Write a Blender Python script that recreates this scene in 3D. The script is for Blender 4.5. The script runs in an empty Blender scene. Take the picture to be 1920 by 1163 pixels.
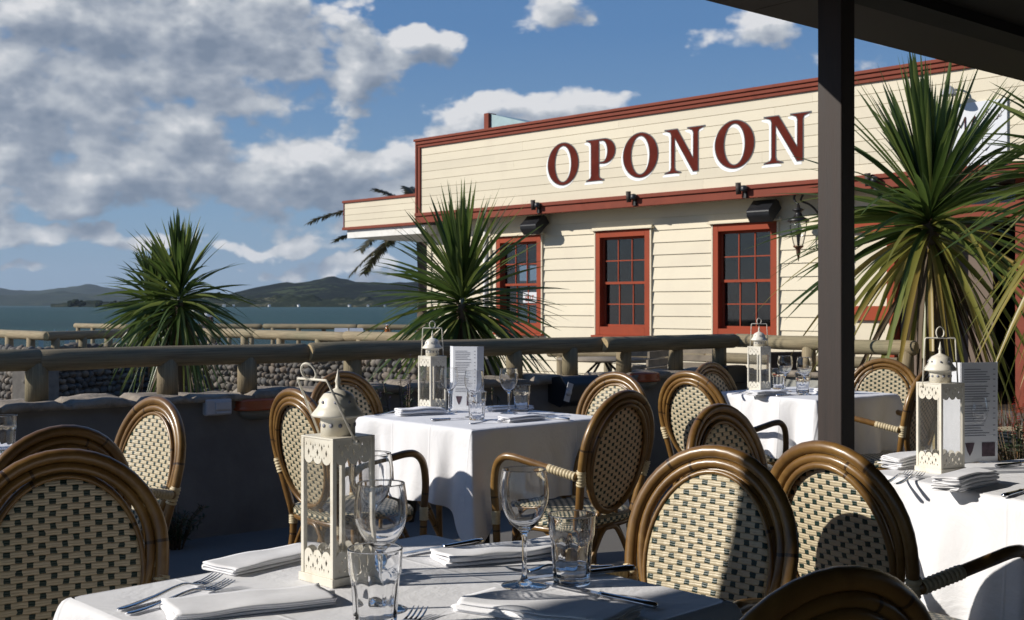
import bpy, bmesh, math, random
from mathutils import Vector, Matrix, noise
from mathutils.geometry import tessellate_polygon
R = math.radians
PI = math.pi
scn = bpy.context.scene
col = scn.collection
F = 2180.0          # focal length in photo pixels (1920 wide)
CX, HY = 960.0, 573.0
H = 1.22            # eye height
TT = 0.745          # table height

def at(px, py, Y):
    return Vector(((px-CX)/F*Y, Y, H-(py-HY)/F*Y))
def onz(px, py, z):
    Y = (H-z)*F/(py-HY)
    return Vector(((px-CX)/F*Y, Y, z))

# ------------------------------------------------------------------ mesh builder
class MB:
    def __init__(s): s.v=[]; s.f=[]; s.uv=[]; s.sm=[]
    def add(s, vs, fs, uv=None, smooth=True, M=None):
        b=len(s.v)
        for i,p in enumerate(vs):
            p=Vector(p)
            if M is not None: p=M@p
            s.v.append(p); s.uv.append(uv[i] if uv else (p.x,p.z))
        for f in fs:
            s.f.append([b+i for i in f]); s.sm.append(smooth)
        return s
    def box(s, c, d, M=None, rz=0):
        x,y,z=d[0]/2,d[1]/2,d[2]/2
        vs=[Vector((sx*x,sy*y,sz*z)) for sz in(-1,1) for sy in(-1,1) for sx in(-1,1)]
        if rz: vs=[Matrix.Rotation(rz,3,'Z')@v for v in vs]
        vs=[v+Vector(c) for v in vs]
        fs=[(0,2,3,1),(4,5,7,6),(0,1,5,4),(2,6,7,3),(0,4,6,2),(1,3,7,5)]
        return s.add(vs,fs,smooth=False,M=M)
    def bbox(s, x0,x1,y0,y1,z0,z1,M=None):
        return s.box(((x0+x1)/2,(y0+y1)/2,(z0+z1)/2),(x1-x0,y1-y0,z1-z0),M)
    def tube(s, path, r, seg=10, closed=False, M=None, cap=True, flat=1.0, up=None):
        P=[Vector(p) for p in path]; n=len(P)
        rr=r if isinstance(r,(list,tuple)) else [r]*n
        T=[]
        for i in range(n):
            a=P[(i-1)%n] if (closed or i>0) else P[i]
            b=P[(i+1)%n] if (closed or i<n-1) else P[i]
            t=(b-a); T.append(t.normalized() if t.length>1e-9 else Vector((0,0,1)))
        N=Vector(up) if up else Vector((0,0,1))
        if abs(N.dot(T[0]))>.95: N=Vector((1,0,0))
        N=(N-T[0]*N.dot(T[0])).normalized()
        vs=[];uv=[];L=0
        for i in range(n):
            if i: L+=(P[i]-P[i-1]).length
            N=N-T[i]*N.dot(T[i])
            N=N.normalized() if N.length>1e-6 else T[i].orthogonal().normalized()
            B=T[i].cross(N)
            for k in range(seg):
                a=2*PI*k/seg
                vs.append(P[i]+N*(math.cos(a)*rr[i]*flat)+B*(math.sin(a)*rr[i])); uv.append((k/seg,L))
        fs=[]
        for i in range(n if closed else n-1):
            j=(i+1)%n
            for k in range(seg):
                l=(k+1)%seg
                fs.append((i*seg+k,i*seg+l,j*seg+l,j*seg+k))
        if cap and not closed:
            fs.append(tuple(range(seg))[::-1]); fs.append(tuple((n-1)*seg+k for k in range(seg)))
        return s.add(vs,fs,uv,True,M)
    def lathe(s, prof, seg=24, M=None, fl=None, sharp=False):
        vs=[];n=len(prof)
        for i,(r,z) in enumerate(prof):
            for k in range(seg):
                a=2*PI*k/seg; q=r
                if fl: q=fl(r,z,a,i)
                vs.append((q*math.cos(a),q*math.sin(a),z))
        fs=[]
        for i in range(n-1):
            for k in range(seg):
                l=(k+1)%seg
                fs.append((i*seg+k,i*seg+l,(i+1)*seg+l,(i+1)*seg+k))
        if prof[0][0]>1e-6: fs.append(tuple(range(seg))[::-1])
        if prof[-1][0]>1e-6: fs.append(tuple((n-1)*seg+k for k in range(seg)))
        return s.add(vs,fs,None,not sharp,M)
    def poly(s, loops, M=None, flip=False):
        L=[[Vector((p[0],p[1],0)) for p in l] for l in loops]
        tri=tessellate_polygon(L)
        vs=[p for l in L for p in l]
        fs=[]
        for t in tri:
            a,b,c=[vs[i] for i in t]
            cr=(b-a).cross(c-a).z
            if abs(cr)<1e-12: continue
            fs.append(t if (cr>0)!=flip else t[::-1])
        return s.add(vs,fs,None,False,M)
    def extr(s, loop, z0, z1, M=None):
        # extruded simple polygon in xy
        n=len(loop)
        vs=[(p[0],p[1],z0) for p in loop]+[(p[0],p[1],z1) for p in loop]
        fs=[(i,(i+1)%n,n+(i+1)%n,n+i) for i in range(n)]
        s.add(vs,fs,None,False,M)
        L=[[Vector((p[0],p[1],0)) for p in loop]]
        tri=tessellate_polygon(L)
        s.add([(p[0],p[1],z1) for p in loop],[t for t in tri],None,False,M)
        s.add([(p[0],p[1],z0) for p in loop],[t[::-1] for t in tri],None,False,M)
        return s
    def build(s, name, m, parent=None, bevel=0, merge=False):
        me=bpy.data.meshes.new(name)
        me.from_pydata([tuple(v) for v in s.v],[],s.f)
        uvl=me.uv_layers.new(name='UVMap')
        for lp in me.loops: uvl.data[lp.index].uv=s.uv[lp.vertex_index]
        me.polygons.foreach_set('use_smooth',s.sm)
        me.materials.append(m)
        me.validate()
        bm=bmesh.new(); bm.from_mesh(me)
        if merge: bmesh.ops.remove_doubles(bm,verts=bm.verts,dist=1e-5)
        bmesh.ops.recalc_face_normals(bm,faces=bm.faces)
        bm.to_mesh(me); bm.free()
        o=bpy.data.objects.new(name,me); col.objects.link(o)
        if parent: o.parent=parent
        if bevel:
            b=o.modifiers.new('b','BEVEL'); b.width=bevel; b.segments=2; b.limit_method='ANGLE'
        return o

def tag(o,label=None,cat=None,group=None,kind=None):
    if label: o['label']=label
    if cat: o['category']=cat
    if group: o['group']=group
    if kind: o['kind']=kind
    return o
def thing(name,label,cat,loc=(0,0,0),rz=0,group=None):
    o=bpy.data.objects.new(name,None); col.objects.link(o)
    o.location=loc; o.rotation_euler=(0,0,rz); o.empty_display_size=.05
    return tag(o,label,cat,group)
def tree_copy(o,parent=None):
    c=o.copy(); col.objects.link(c)
    if parent: c.parent=parent
    for ch in list(o.children): tree_copy(ch,c)
    return c
def dup(o,label,loc,rz=0,group=None):
    c=tree_copy(o); c['label']=label; c.location=loc; c.rotation_euler=(0,0,rz)
    if group: c['group']=group
    return c
def catmull(pts,k=6,closed=False):
    P=[Vector(p) for p in pts]; n=len(P); out=[]
    for i in range(n if closed else n-1):
        p0=P[(i-1)%n] if (closed or i>0) else P[0]*2-P[1]
        p1=P[i]; p2=P[(i+1)%n]
        p3=P[(i+2)%n] if (closed or i<n-2) else P[-1]*2-P[-2]
        for j in range(k):
            t=j/k
            out.append(.5*((2*p1)+(p2-p0)*t+(2*p0-5*p1+4*p2-p3)*t*t+(3*p1-p0-3*p2+p3)*t**3))
    if not closed: out.append(P[-1])
    return out

# ------------------------------------------------------------------ materials
def newmat(name):
    m=bpy.data.materials.new(name); m.use_nodes=True
    nt=m.node_tree; b=nt.nodes['Principled BSDF']
    return m,nt,b
def nd(nt,t,**k):
    n=nt.nodes.new(t)
    for a,v in k.items():
        if a.startswith('i_'):
            n.inputs[int(a[2:]) if a[2:].isdigit() else a[2:]].default_value=v
        else: setattr(n,a,v)
    return n
def mth(nt,op,a,b=None,c=None,clamp=False):
    n=nt.nodes.new('ShaderNodeMath'); n.operation=op; n.use_clamp=clamp
    for i,x in enumerate((a,b,c)):
        if x is None: continue
        if isinstance(x,(int,float)): n.inputs[i].default_value=x
        else: nt.links.new(x,n.inputs[i])
    return n.outputs[0]
def mixc(nt,f,a,b):
    n=nt.nodes.new('ShaderNodeMix'); n.data_type='RGBA'
    for i,x in ((0,f),(6,a),(7,b)):
        if isinstance(x,(int,float)): n.inputs[i].default_value=x
        elif isinstance(x,(tuple,list)): n.inputs[i].default_value=(*x[:3],1)
        else: nt.links.new(x,n.inputs[i])
    return n.outputs[2]
def noisen(nt,vec,scale,detail=4,rough=.55,dist=0):
    n=nd(nt,'ShaderNodeTexNoise'); n.inputs['Scale'].default_value=scale
    n.inputs['Detail'].default_value=detail; n.inputs['Roughness'].default_value=rough; n.inputs['Distortion'].default_value=dist
    if vec is not None: nt.links.new(vec,n.inputs['Vector'])
    return n.outputs[0]
def ramp(nt,f,stops):
    n=nd(nt,'ShaderNodeValToRGB'); e=n.color_ramp.elements
    while len(e)<len(stops): e.new(.5)
    for i,(p,c) in enumerate(stops):
        e[i].position=p; e[i].color=(*c,1) if len(c)==3 else c
    nt.links.new(f,n.inputs[0]); return n.outputs[0]
def mapping(nt,vec,sc):
    n=nd(nt,'ShaderNodeMapping'); n.inputs['Scale'].default_value=sc; nt.links.new(vec,n.inputs[0]); return n.outputs[0]
def bumpn(nt,b,h,strength=.3,dist=.01):
    n=nd(nt,'ShaderNodeBump'); n.inputs['Strength'].default_value=strength; n.inputs['Distance'].default_value=dist
    nt.links.new(h,n.inputs['Height']); nt.links.new(n.outputs[0],b.inputs['Normal']); return n
def pm(name,base,rough=.6,var=.25,scale=6,bump=.15,bd=.004,metal=0,stretch=(1,1,1),dirt=None,dscale=2,coat=0,spec=.5,rand=0,island=0):
    m,nt,b=newmat(name)
    tc=nd(nt,'ShaderNodeTexCoord').outputs['Object']
    v=mapping(nt,tc,stretch)
    n1=noisen(nt,v,scale,6,.6)
    d=[c*(1-var) for c in base]; l=[min(1,c*(1+var)) for c in base]
    c=ramp(nt,n1,[(.3,d),(.7,l)])
    if dirt:
        n2=noisen(nt,tc,dscale,5,.65,.5)
        f=ramp(nt,n2,[(.5,(0,0,0)),(.75,(1,1,1))])
        c=mixc(nt,mth(nt,'MULTIPLY',f,.7),c,dirt)
    if rand:
        oi=nd(nt,'ShaderNodeObjectInfo').outputs['Random']
        hs=nd(nt,'ShaderNodeHueSaturation'); nt.links.new(c,hs.inputs['Color'])
        nt.links.new(mth(nt,'ADD',mth(nt,'MULTIPLY',oi,rand),1-rand/2),hs.inputs['Value']); c=hs.outputs[0]
    if island:
        ri=nd(nt,'ShaderNodeNewGeometry').outputs['Random Per Island']
        hs=nd(nt,'ShaderNodeHueSaturation'); nt.links.new(c,hs.inputs['Color'])
        nt.links.new(mth(nt,'ADD',mth(nt,'MULTIPLY',ri,island),1-island/2),hs.inputs['Value']); c=hs.outputs[0]
        gr=noisen(nt,mapping(nt,tc,(.9,1,.25)),3.5,6,.7,.8)
        gf=ramp(nt,gr,[(.52,(0,0,0)),(.78,(1,1,1))]); c=mixc(nt,mth(nt,'MULTIPLY',gf,.10),c,(.42,.36,.26))
    nt.links.new(c,b.inputs['Base Color'])
    b.inputs['Roughness'].default_value=rough; b.inputs['Metallic'].default_value=metal
    b.inputs['Coat Weight'].default_value=coat; b.inputs['Specular IOR Level'].default_value=spec
    rr=mth(nt,'ADD',mth(nt,'MULTIPLY',n1,.2),rough-.1,clamp=True); nt.links.new(rr,b.inputs['Roughness'])
    if bump:
        n3=noisen(nt,v,scale*5,6,.65); bumpn(nt,b,n3,bump,bd)
    return m

M={}
# rattan cane with nodes
def rattan():
    m,nt,b=newmat('rattan_cane')
    tc=nd(nt,'ShaderNodeTexCoord')
    sx=nd(nt,'ShaderNodeSeparateXYZ'); nt.links.new(tc.outputs['UV'],sx.inputs[0])
    n1=noisen(nt,tc.outputs['Object'],9,5,.6,.6)
    n2=noisen(nt,mapping(nt,tc.outputs['UV'],(30,4,1)),3,4,.6)
    c=ramp(nt,n1,[(.25,(.105,.050,.013)),(.5,(.225,.120,.031)),(.8,(.36,.215,.067))])
    c=mixc(nt,mth(nt,'MULTIPLY',n2,.35),c,(.05,.02,.008))
    fr=mth(nt,'FRACT',mth(nt,'ADD',mth(nt,'MULTIPLY',sx.outputs[1],2.3),.35))
    ring=mth(nt,'LESS_THAN',mth(nt,'ABSOLUTE',mth(nt,'SUBTRACT',fr,.5)),.008)
    c=mixc(nt,mth(nt,'MULTIPLY',ring,.8),c,(.02,.009,.004))
    nt.links.new(c,b.inputs['Base Color'])
    b.inputs['Roughness'].default_value=.34; b.inputs['Coat Weight'].default_value=.22; b.inputs['Coat Roughness'].default_value=.18
    h=mth(nt,'ADD',mth(nt,'MULTIPLY',n2,.3),mth(nt,'MULTIPLY',ring,-1.0))
    bumpn(nt,b,h,.3,.002)
    return m
M['rattan']=rattan()
def weave(name,W,Hh,hw,hh,cream=(.70,.61,.42),dark=(.012,.035,.026),trans=.12):
    m,nt,b=newmat(name)
    tc=nd(nt,'ShaderNodeTexCoord')
    sx=nd(nt,'ShaderNodeSeparateXYZ'); nt.links.new(tc.outputs['UV'],sx.inputs[0])
    wob=noisen(nt,tc.outputs['UV'],60,2)
    u=mth(nt,'ADD',mth(nt,'DIVIDE',sx.outputs[0],W),mth(nt,'MULTIPLY',mth(nt,'SUBTRACT',wob,.5),.20))
    v=mth(nt,'ADD',mth(nt,'DIVIDE',sx.outputs[1],Hh),mth(nt,'MULTIPLY',mth(nt,'SUBTRACT',wob,.5),.16))
    def hole(u,v):
        a=mth(nt,'ABSOLUTE',mth(nt,'SUBTRACT',mth(nt,'FRACT',u),.5))
        c=mth(nt,'ABSOLUTE',mth(nt,'SUBTRACT',mth(nt,'FRACT',v),.5))
        return mth(nt,'MULTIPLY',mth(nt,'LESS_THAN',a,hw),mth(nt,'LESS_THAN',c,hh)),a,c
    h1,a1,c1=hole(u,v)
    h2,a2,c2=hole(mth(nt,'ADD',u,.5),mth(nt,'ADD',v,.5))
    h=mth(nt,'MAXIMUM',h1,h2)
    # strand ribs: two ribs per half row
    rib=mth(nt,'ABSOLUTE',mth(nt,'SINE',mth(nt,'MULTIPLY',v,PI*4)))
    row=mth(nt,'ABSOLUTE',mth(nt,'SINE',mth(nt,'MULTIPLY',mth(nt,'ADD',v,.25),PI*2)))
    # over/under bulge across u, alternating with rows
    par=mth(nt,'MULTIPLY',mth(nt,'FLOOR',mth(nt,'ADD',mth(nt,'MULTIPLY',v,2),.5)),.5)
    bul=mth(nt,'ABSOLUTE',mth(nt,'SINE',mth(nt,'MULTIPLY',mth(nt,'ADD',mth(nt,'ADD',u,par),.5),PI)))
    hgt=mth(nt,'ADD',mth(nt,'MULTIPLY',rib,.32),mth(nt,'ADD',mth(nt,'MULTIPLY',row,.35),mth(nt,'MULTIPLY',bul,.28)))
    hgt=mth(nt,'SUBTRACT',hgt,mth(nt,'MULTIPLY',h,1.2))
    gap=mth(nt,'LESS_THAN',row,.16)
    gap2=mth(nt,'LESS_THAN',bul,.10)
    n=noisen(nt,tc.outputs['UV'],130,3)
    cr=mixc(nt,n,[x*.82 for x in cream],[min(1,x*1.12) for x in cream])
    cr=mixc(nt,mth(nt,'MULTIPLY',gap,.7),cr,(.22,.15,.08))
    st=noisen(nt,tc.outputs['Object'],22,4,.6); cr=mixc(nt,mth(nt,'MULTIPLY',st,.38),cr,(.40,.30,.16))
    c=mixc(nt,h,cr,dark)
    nt.links.new(c,b.inputs['Base Color']); b.inputs['Roughness'].default_value=.42
    bumpn(nt,b,hgt,.75,.0035)
    if trans:
        tr=nd(nt,'ShaderNodeBsdfTranslucent'); nt.links.new(mixc(nt,h,(.85,.42,.12),(.0,.0,.0)),tr.inputs[0])
        mx=nd(nt,'ShaderNodeMixShader'); mx.inputs[0].default_value=trans
        nt.links.new(b.outputs[0],mx.inputs[1]); nt.links.new(tr.outputs[0],mx.inputs[2])
        nt.links.new(mx.outputs[0],nt.nodes['Material Output'].inputs[0])
    return m
M['weave']=weave('woven_panel',.046,.0255,.14,.22)
M['seatweave']=weave('woven_seat',.036,.036,.25,.25,dark=(.025,.05,.042),trans=0)
M['bind']=pm('cream_binding',(.62,.52,.33),.5,.15,40,.3,.001)
M['foot']=pm('black_rubber',(.01,.01,.01),.6,.1,10,0)
M['cream_metal']=pm('cream_enamel',(.75,.71,.61),.42,.08,12,.06,.001,dirt=(.50,.42,.30),dscale=14)
def glassy(name,rough=0,tint=(1,1,1),mixt=.0,ior=1.5):
    m,nt,b=newmat(name)
    g=nd(nt,'ShaderNodeBsdfGlass'); g.inputs['Roughness'].default_value=rough; g.inputs['IOR'].default_value=ior
    g.inputs['Color'].default_value=(*tint,1)
    t=nd(nt,'ShaderNodeBsdfTransparent'); t.inputs[0].default_value=(.97,.97,.97,1)
    mx=nd(nt,'ShaderNodeMixShader'); mx.inputs[0].default_value=mixt
    nt.links.new(g.outputs[0],mx.inputs[1]); nt.links.new(t.outputs[0],mx.inputs[2])
    nt.links.new(mx.outputs[0],nt.nodes['Material Output'].inputs[0])
    nt.nodes.remove(b)
    return m
def clearglass(name,lo,hi,p):
    m,nt,b=newmat(name); nt.nodes.remove(b)
    t=nd(nt,'ShaderNodeBsdfTransparent'); t.inputs[0].default_value=(.985,.99,.985,1)
    gl=nd(nt,'ShaderNodeBsdfGlossy'); gl.inputs['Roughness'].default_value=.01
    fr=nd(nt,'ShaderNodeFresnel'); fr.inputs[0].default_value=1.45
    a=nd(nt,'ShaderNodeMixShader'); nt.links.new(fr.outputs[0],a.inputs[0]); nt.links.new(t.outputs[0],a.inputs[1]); nt.links.new(gl.outputs[0],a.inputs[2])
    g=nd(nt,'ShaderNodeBsdfGlass'); g.inputs['IOR'].default_value=1.45; g.inputs['Roughness'].default_value=0
    lw=nd(nt,'ShaderNodeLayerWeight'); lw.inputs[0].default_value=.5
    f=mth(nt,'ADD',mth(nt,'MULTIPLY',mth(nt,'POWER',lw.outputs['Facing'],p),hi-lo),lo,clamp=True)
    mx=nd(nt,'ShaderNodeMixShader'); nt.links.new(f,mx.inputs[0]); nt.links.new(a.outputs[0],mx.inputs[1]); nt.links.new(g.outputs[0],mx.inputs[2])
    nt.links.new(mx.outputs[0],nt.nodes['Material Output'].inputs[0]); return m
M['glass']=glassy('clear_glass',ior=1.48)
M['tglass']=glassy('pressed_glass',ior=1.5)
M['sand']=pm('grey_sand',(.34,.32,.29),.9,.2,60,.5,.003)
M['water_in']=glassy('drinking_water',ior=1.33,mixt=.3)
def thinpane(name,dirt=.12):
    m,nt,b=newmat(name)
    t=nd(nt,'ShaderNodeBsdfTransparent'); t.inputs[0].default_value=(.99,.99,.99,1)
    g=nd(nt,'ShaderNodeBsdfGlossy'); g.inputs['Roughness'].default_value=.04
    lw=nd(nt,'ShaderNodeLayerWeight'); lw.inputs[0].default_value=.5
    fr=mth(nt,'ADD',mth(nt,'MULTIPLY',mth(nt,'POWER',lw.outputs['Facing'],4),.75),.05,clamp=True)
    mx=nd(nt,'ShaderNodeMixShader'); nt.links.new(fr,mx.inputs[0]); nt.links.new(t.outputs[0],mx.inputs[1]); nt.links.new(g.outputs[0],mx.inputs[2])
    d=nd(nt,'ShaderNodeBsdfDiffuse'); d.inputs[0].default_value=(.55,.53,.48,1)
    tc=nd(nt,'ShaderNodeTexCoord').outputs['Object']
    n=noisen(nt,mapping(nt,tc,(1,1,.3)),30,4,.6)
    f=mth(nt,'MULTIPLY',n,dirt*1.4)
    m2=nd(nt,'ShaderNodeMixShader'); nt.links.new(f,m2.inputs[0]); nt.links.new(mx.outputs[0],m2.inputs[1]); nt.links.new(d.outputs[0],m2.inputs[2])
    nt.links.new(m2.outputs[0],nt.nodes['Material Output'].inputs[0]); nt.nodes.remove(b)
    return m
M['pane']=thinpane('lantern_glass',.045)
M['lampglass']=thinpane('lamp_glass',.05)
M['steel']=pm('cutlery_steel',(.62,.62,.63),.16,.05,30,0,metal=1)
def cloth():
    m,nt,b=newmat('white_linen')
    tc=nd(nt,'ShaderNodeTexCoord').outputs['Object']
    n=noisen(nt,tc,5,5,.6,.8); n2=noisen(nt,tc,420,2,.5)
    c=ramp(nt,n,[(.3,(.75,.75,.775)),(.7,(.80,.80,.815))])
    nt.links.new(c,b.inputs['Base Color']); b.inputs['Roughness'].default_value=.85
    b.inputs['Sheen Weight'].default_value=.15; b.inputs['Specular IOR Level'].default_value=.2
    sx=nd(nt,'ShaderNodeSeparateXYZ'); nt.links.new(tc,sx.inputs[0])
    def crease(o,p,wd):
        a=mth(nt,'DIVIDE',mth(nt,'ABSOLUTE',mth(nt,'SUBTRACT',mth(nt,'ABSOLUTE',o),p)),wd)
        return mth(nt,'MAXIMUM',mth(nt,'SUBTRACT',1.0,a),0.0)
    cr=mth(nt,'ADD',crease(sx.outputs[0],.19,.006),crease(sx.outputs[1],.125,.006))
    cr=mth(nt,'ADD',cr,crease(sx.outputs[1],.375,.006))
    n4=noisen(nt,mapping(nt,tc,(1,1,.35)),16,5,.6,1.2)
    h=mth(nt,'ADD',mth(nt,'MULTIPLY',n,1.0),mth(nt,'ADD',mth(nt,'MULTIPLY',n2,.012),mth(nt,'ADD',mth(nt,'MULTIPLY',cr,.16),mth(nt,'MULTIPLY',n4,.10))))
    bumpn(nt,b,h,.5,.018)
    return m
M['cloth']=cloth()
M['napkin']=pm('white_napkin_linen',(.84,.84,.86),.9,.03,60,.25,.002,spec=.2)
M['log']=pm('weathered_log',(.26,.20,.12),.85,.45,3,.6,.006,stretch=(1,1,1),dirt=(.13,.14,.09),dscale=4)
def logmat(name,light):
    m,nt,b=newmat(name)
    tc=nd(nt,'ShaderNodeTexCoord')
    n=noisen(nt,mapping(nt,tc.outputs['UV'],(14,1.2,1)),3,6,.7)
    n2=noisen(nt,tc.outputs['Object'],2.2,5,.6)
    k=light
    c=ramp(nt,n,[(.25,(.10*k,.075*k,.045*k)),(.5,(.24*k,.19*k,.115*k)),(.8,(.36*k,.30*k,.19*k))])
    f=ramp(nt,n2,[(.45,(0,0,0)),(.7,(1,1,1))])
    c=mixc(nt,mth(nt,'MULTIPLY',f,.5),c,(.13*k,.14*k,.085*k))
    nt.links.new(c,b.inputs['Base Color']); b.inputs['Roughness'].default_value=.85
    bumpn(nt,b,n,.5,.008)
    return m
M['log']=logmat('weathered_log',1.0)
M['logpale']=logmat('sunlit_tone_log',1.25)  # paler copy of the log, sunlight put into the colour of lit rails
M['logdark']=logmat('shade_darkened_log',.9)  # darker copy of the log, its colour carries the shade on the main rail
M['endgrain']=pm('log_end_grain',(.42,.31,.16),.85,.35,25,.4,.004)
M['plaster']=pm('grey_plaster',(.15,.14,.128),.9,.25,2.5,.35,.006,dirt=(.09,.083,.075),dscale=1.3)  # tone lowered to carry the shade on the long wall face
M['capstone']=pm('flat_cap_stone',(.26,.22,.175),.85,.5,5,.8,.02,dirt=(.09,.075,.06),dscale=5)
M['cobble']=None
def cobble():
    m,nt,b=newmat('river_cobble')
    g=nd(nt,'ShaderNodeNewGeometry').outputs['Random Per Island']
    tc=nd(nt,'ShaderNodeTexCoord').outputs['Object']
    c=ramp(nt,g,[(0,(.06,.055,.05)),(.3,(.14,.12,.095)),(.55,(.10,.10,.098)),(.8,(.20,.15,.105)),(1,(.25,.22,.18))])
    n=noisen(nt,tc,30,4); c=mixc(nt,mth(nt,'MULTIPLY',n,.4),c,(.12,.11,.10))
    nt.links.new(c,b.inputs['Base Color']); b.inputs['Roughness'].default_value=.8
    bumpn(nt,b,n,.4,.006); return m
M['cobble']=cobble()
M['mortar']=pm('grey_mortar',(.17,.155,.135),.95,.2,12,.5,.01)
def ground():
    m,nt,b=newmat('aggregate_paving')
    tc=nd(nt,'ShaderNodeTexCoord').outputs['Object']
    n=noisen(nt,tc,1.2,6,.65,.3); n2=noisen(nt,tc,90,3,.7)
    c=ramp(nt,n,[(.3,(.085,.078,.068)),(.7,(.14,.13,.112))])
    c=mixc(nt,mth(nt,'MULTIPLY',n2,.6),c,(.20,.19,.175))
    nt.links.new(c,b.inputs['Base Color']); b.inputs['Roughness'].default_value=.9
    bumpn(nt,b,n2,.5,.004); return m
M['ground']=ground()
def leafm(name,c0,c1,c2,tr=.25,rough=.38):
    m,nt,b=newmat(name)
    g=nd(nt,'ShaderNodeNewGeometry').outputs['Random Per Island']
    tc=nd(nt,'ShaderNodeTexCoord')
    c=ramp(nt,g,[(0,c0),(.55,c1),(1,c2)])
    n=noisen(nt,mapping(nt,tc.outputs['UV'],(60,2,1)),3,3)
    c=mixc(nt,mth(nt,'MULTIPLY',n,.35),c,[x*.5 for x in c0])
    nt.links.new(c,b.inputs['Base Color']); b.inputs['Roughness'].default_value=rough
    t=nd(nt,'ShaderNodeBsdfTranslucent'); hs=nd(nt,'ShaderNodeHueSaturation'); hs.inputs['Value'].default_value=1.6; nt.links.new(c,hs.inputs['Color']); nt.links.new(hs.outputs[0],t.inputs[0])
    mx=nd(nt,'ShaderNodeMixShader'); mx.inputs[0].default_value=tr
    nt.links.new(b.outputs[0],mx.inputs[1]); nt.links.new(t.outputs[0],mx.inputs[2]); nt.links.new(mx.outputs[0],nt.nodes['Material Output'].inputs[0])
    return m
M['leaf']=leafm('cabbage_tree_leaf',(.034,.062,.014),(.080,.125,.027),(.19,.225,.055),.36)
M['leafold']=leafm('old_drooping_leaf',(.12,.14,.026),(.24,.23,.05),(.42,.30,.08),.35)
M['leafmid']=leafm('arching_green_leaf',(.035,.065,.016),(.075,.12,.03),(.17,.19,.05),.33)
M['deadleaf']=leafm('dead_leaf',(.06,.04,.022),(.11,.075,.04),(.17,.12,.07),.1,.7)
M['palmleaf']=leafm('palm_leaf',(.05,.05,.022),(.08,.075,.035),(.14,.12,.06))
M['tussock']=leafm('tan_tussock',(.22,.13,.05),(.34,.21,.09),(.45,.31,.15),.2,.6)
M['bush']=leafm('herb_leaf',(.02,.035,.014),(.035,.06,.02),(.06,.09,.03))
M['laven']=leafm('lavender_flower',(.08,.06,.14),(.12,.09,.2),(.2,.16,.28))
M['redflower']=leafm('red_petal',(.35,.02,.015),(.5,.03,.02),(.55,.08,.04))
M['bark']=pm('fibrous_bark',(.13,.095,.065),.95,.4,8,.9,.02,stretch=(1,1,.3))
M['cream']=pm('cream_painted_board',(.665,.595,.445),.55,.05,1.2,.08,.003,stretch=(.4,1,2),dirt=(.60,.525,.40),dscale=1.1,island=.09)
M['red']=pm('oxide_red_paint',(.30,.052,.020),.7,.10,3,.08,.002,spec=.25,dirt=(.20,.04,.018),dscale=2)
M['_x']=None
M['redtrim']=pm('weathered_red_trim',(.22,.056,.034),.75,.12,3,.08,.002,spec=.2,dirt=(.16,.04,.026),dscale=3)
M['white']=pm('white_paint',(.78,.77,.73),.5,.05,4,.08,.002,dirt=(.55,.52,.46),dscale=5)
M['signwhite']=pm('white_sign_paint',(.66,.68,.71),.4,.03,4,0)
M['black']=pm('black_plastic',(.012,.013,.016),.4,.2,8,.1,.001)
M['iron']=pm('black_cast_iron',(.015,.014,.014),.38,.3,20,.3,.002)
M['copper']=pm('aged_bronze_tip',(.12,.06,.035),.35,.3,20,.2,.001,metal=.7)
M['dkbrown']=pm('dark_brown_stain',(.032,.021,.017),.65,.35,6,.3,.003,stretch=(4,4,.3))
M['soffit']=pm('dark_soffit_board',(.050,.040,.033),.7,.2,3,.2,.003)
M['ceil']=pm('unlit_black_ceiling',(.01,.009,.008),.8,.2,3,.1,.003)  # near-black colour carries the shade of the unlit ceiling and beams
M['letter']=pm('sign_maroon',(.10,.016,.010),.85,.15,6,.05,.001,spec=.1,dirt=(.15,.034,.022),dscale=3)
M['letteredge']=pm('sign_slate_outline',(.045,.055,.065),.5,.1,6,0)
M['letterwhite']=pm('sign_white_shadow',(.86,.86,.84),.5,.03,6,0)
M['terracotta']=pm('terracotta_glaze',(.35,.08,.028),.3,.2,8,.1,.002)
M['opal']=pm('opal_lens',(.15,.15,.13),.3,.1,8,0)
M['grey_plastic']=pm('pale_grey_plastic',(.42,.42,.44),.4,.05,8,.03,.001)
M['chrome']=pm('chrome_badge',(.7,.7,.72),.15,.05,8,0,metal=1)
M['paper']=pm('menu_paper',(.74,.76,.80),.6,.03,5,.05,.001)
M['ink']=pm('menu_ink',(.22,.23,.28),.6,.1,30,0)
M['photoink']=pm('menu_dark_print',(.09,.06,.08),.4,.5,60,0)
M['wood']=pm('weathered_slat_timber',(.24,.20,.15),.8,.3,8,.4,.004)
M['wickerbrown']=pm('brown_wicker',(.07,.04,.025),.6,.3,60,.6,.004)
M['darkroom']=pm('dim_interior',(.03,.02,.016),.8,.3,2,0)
M['innerwall']=pm('porch_inner_wall',(.17,.125,.095),.8,.12,2,.1,.003)
M['amber']=pm('amber_bottle',(.35,.10,.01),.12,.1,5,0)
M['teal']=pm('pale_blue_paint',(.30,.42,.44),.6,.15,6,.1,.003)
M['litplaster']=pm('weathered_sunlit_plaster',(.34,.34,.31),.85,.15,4,.3,.005,dirt=(.25,.25,.22))  # same plaster as the long wall, paler to carry the sun on this leg
M['skin']=pm('skin',(.45,.26,.19),.5,.08,10,0)
M['hair']=pm('dark_hair',(.03,.018,.012),.6,.3,60,.4,.003)
M['shirt']=pm('dark_shirt',(.02,.022,.035),.9,.2,20,.2,.003)
M['trouser']=pm('grey_trousers',(.06,.06,.065),.9,.2,20,.2,.003)
M['capw']=pm('white_cap',(.7,.7,.7),.8,.05,20,.1,.002)
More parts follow.
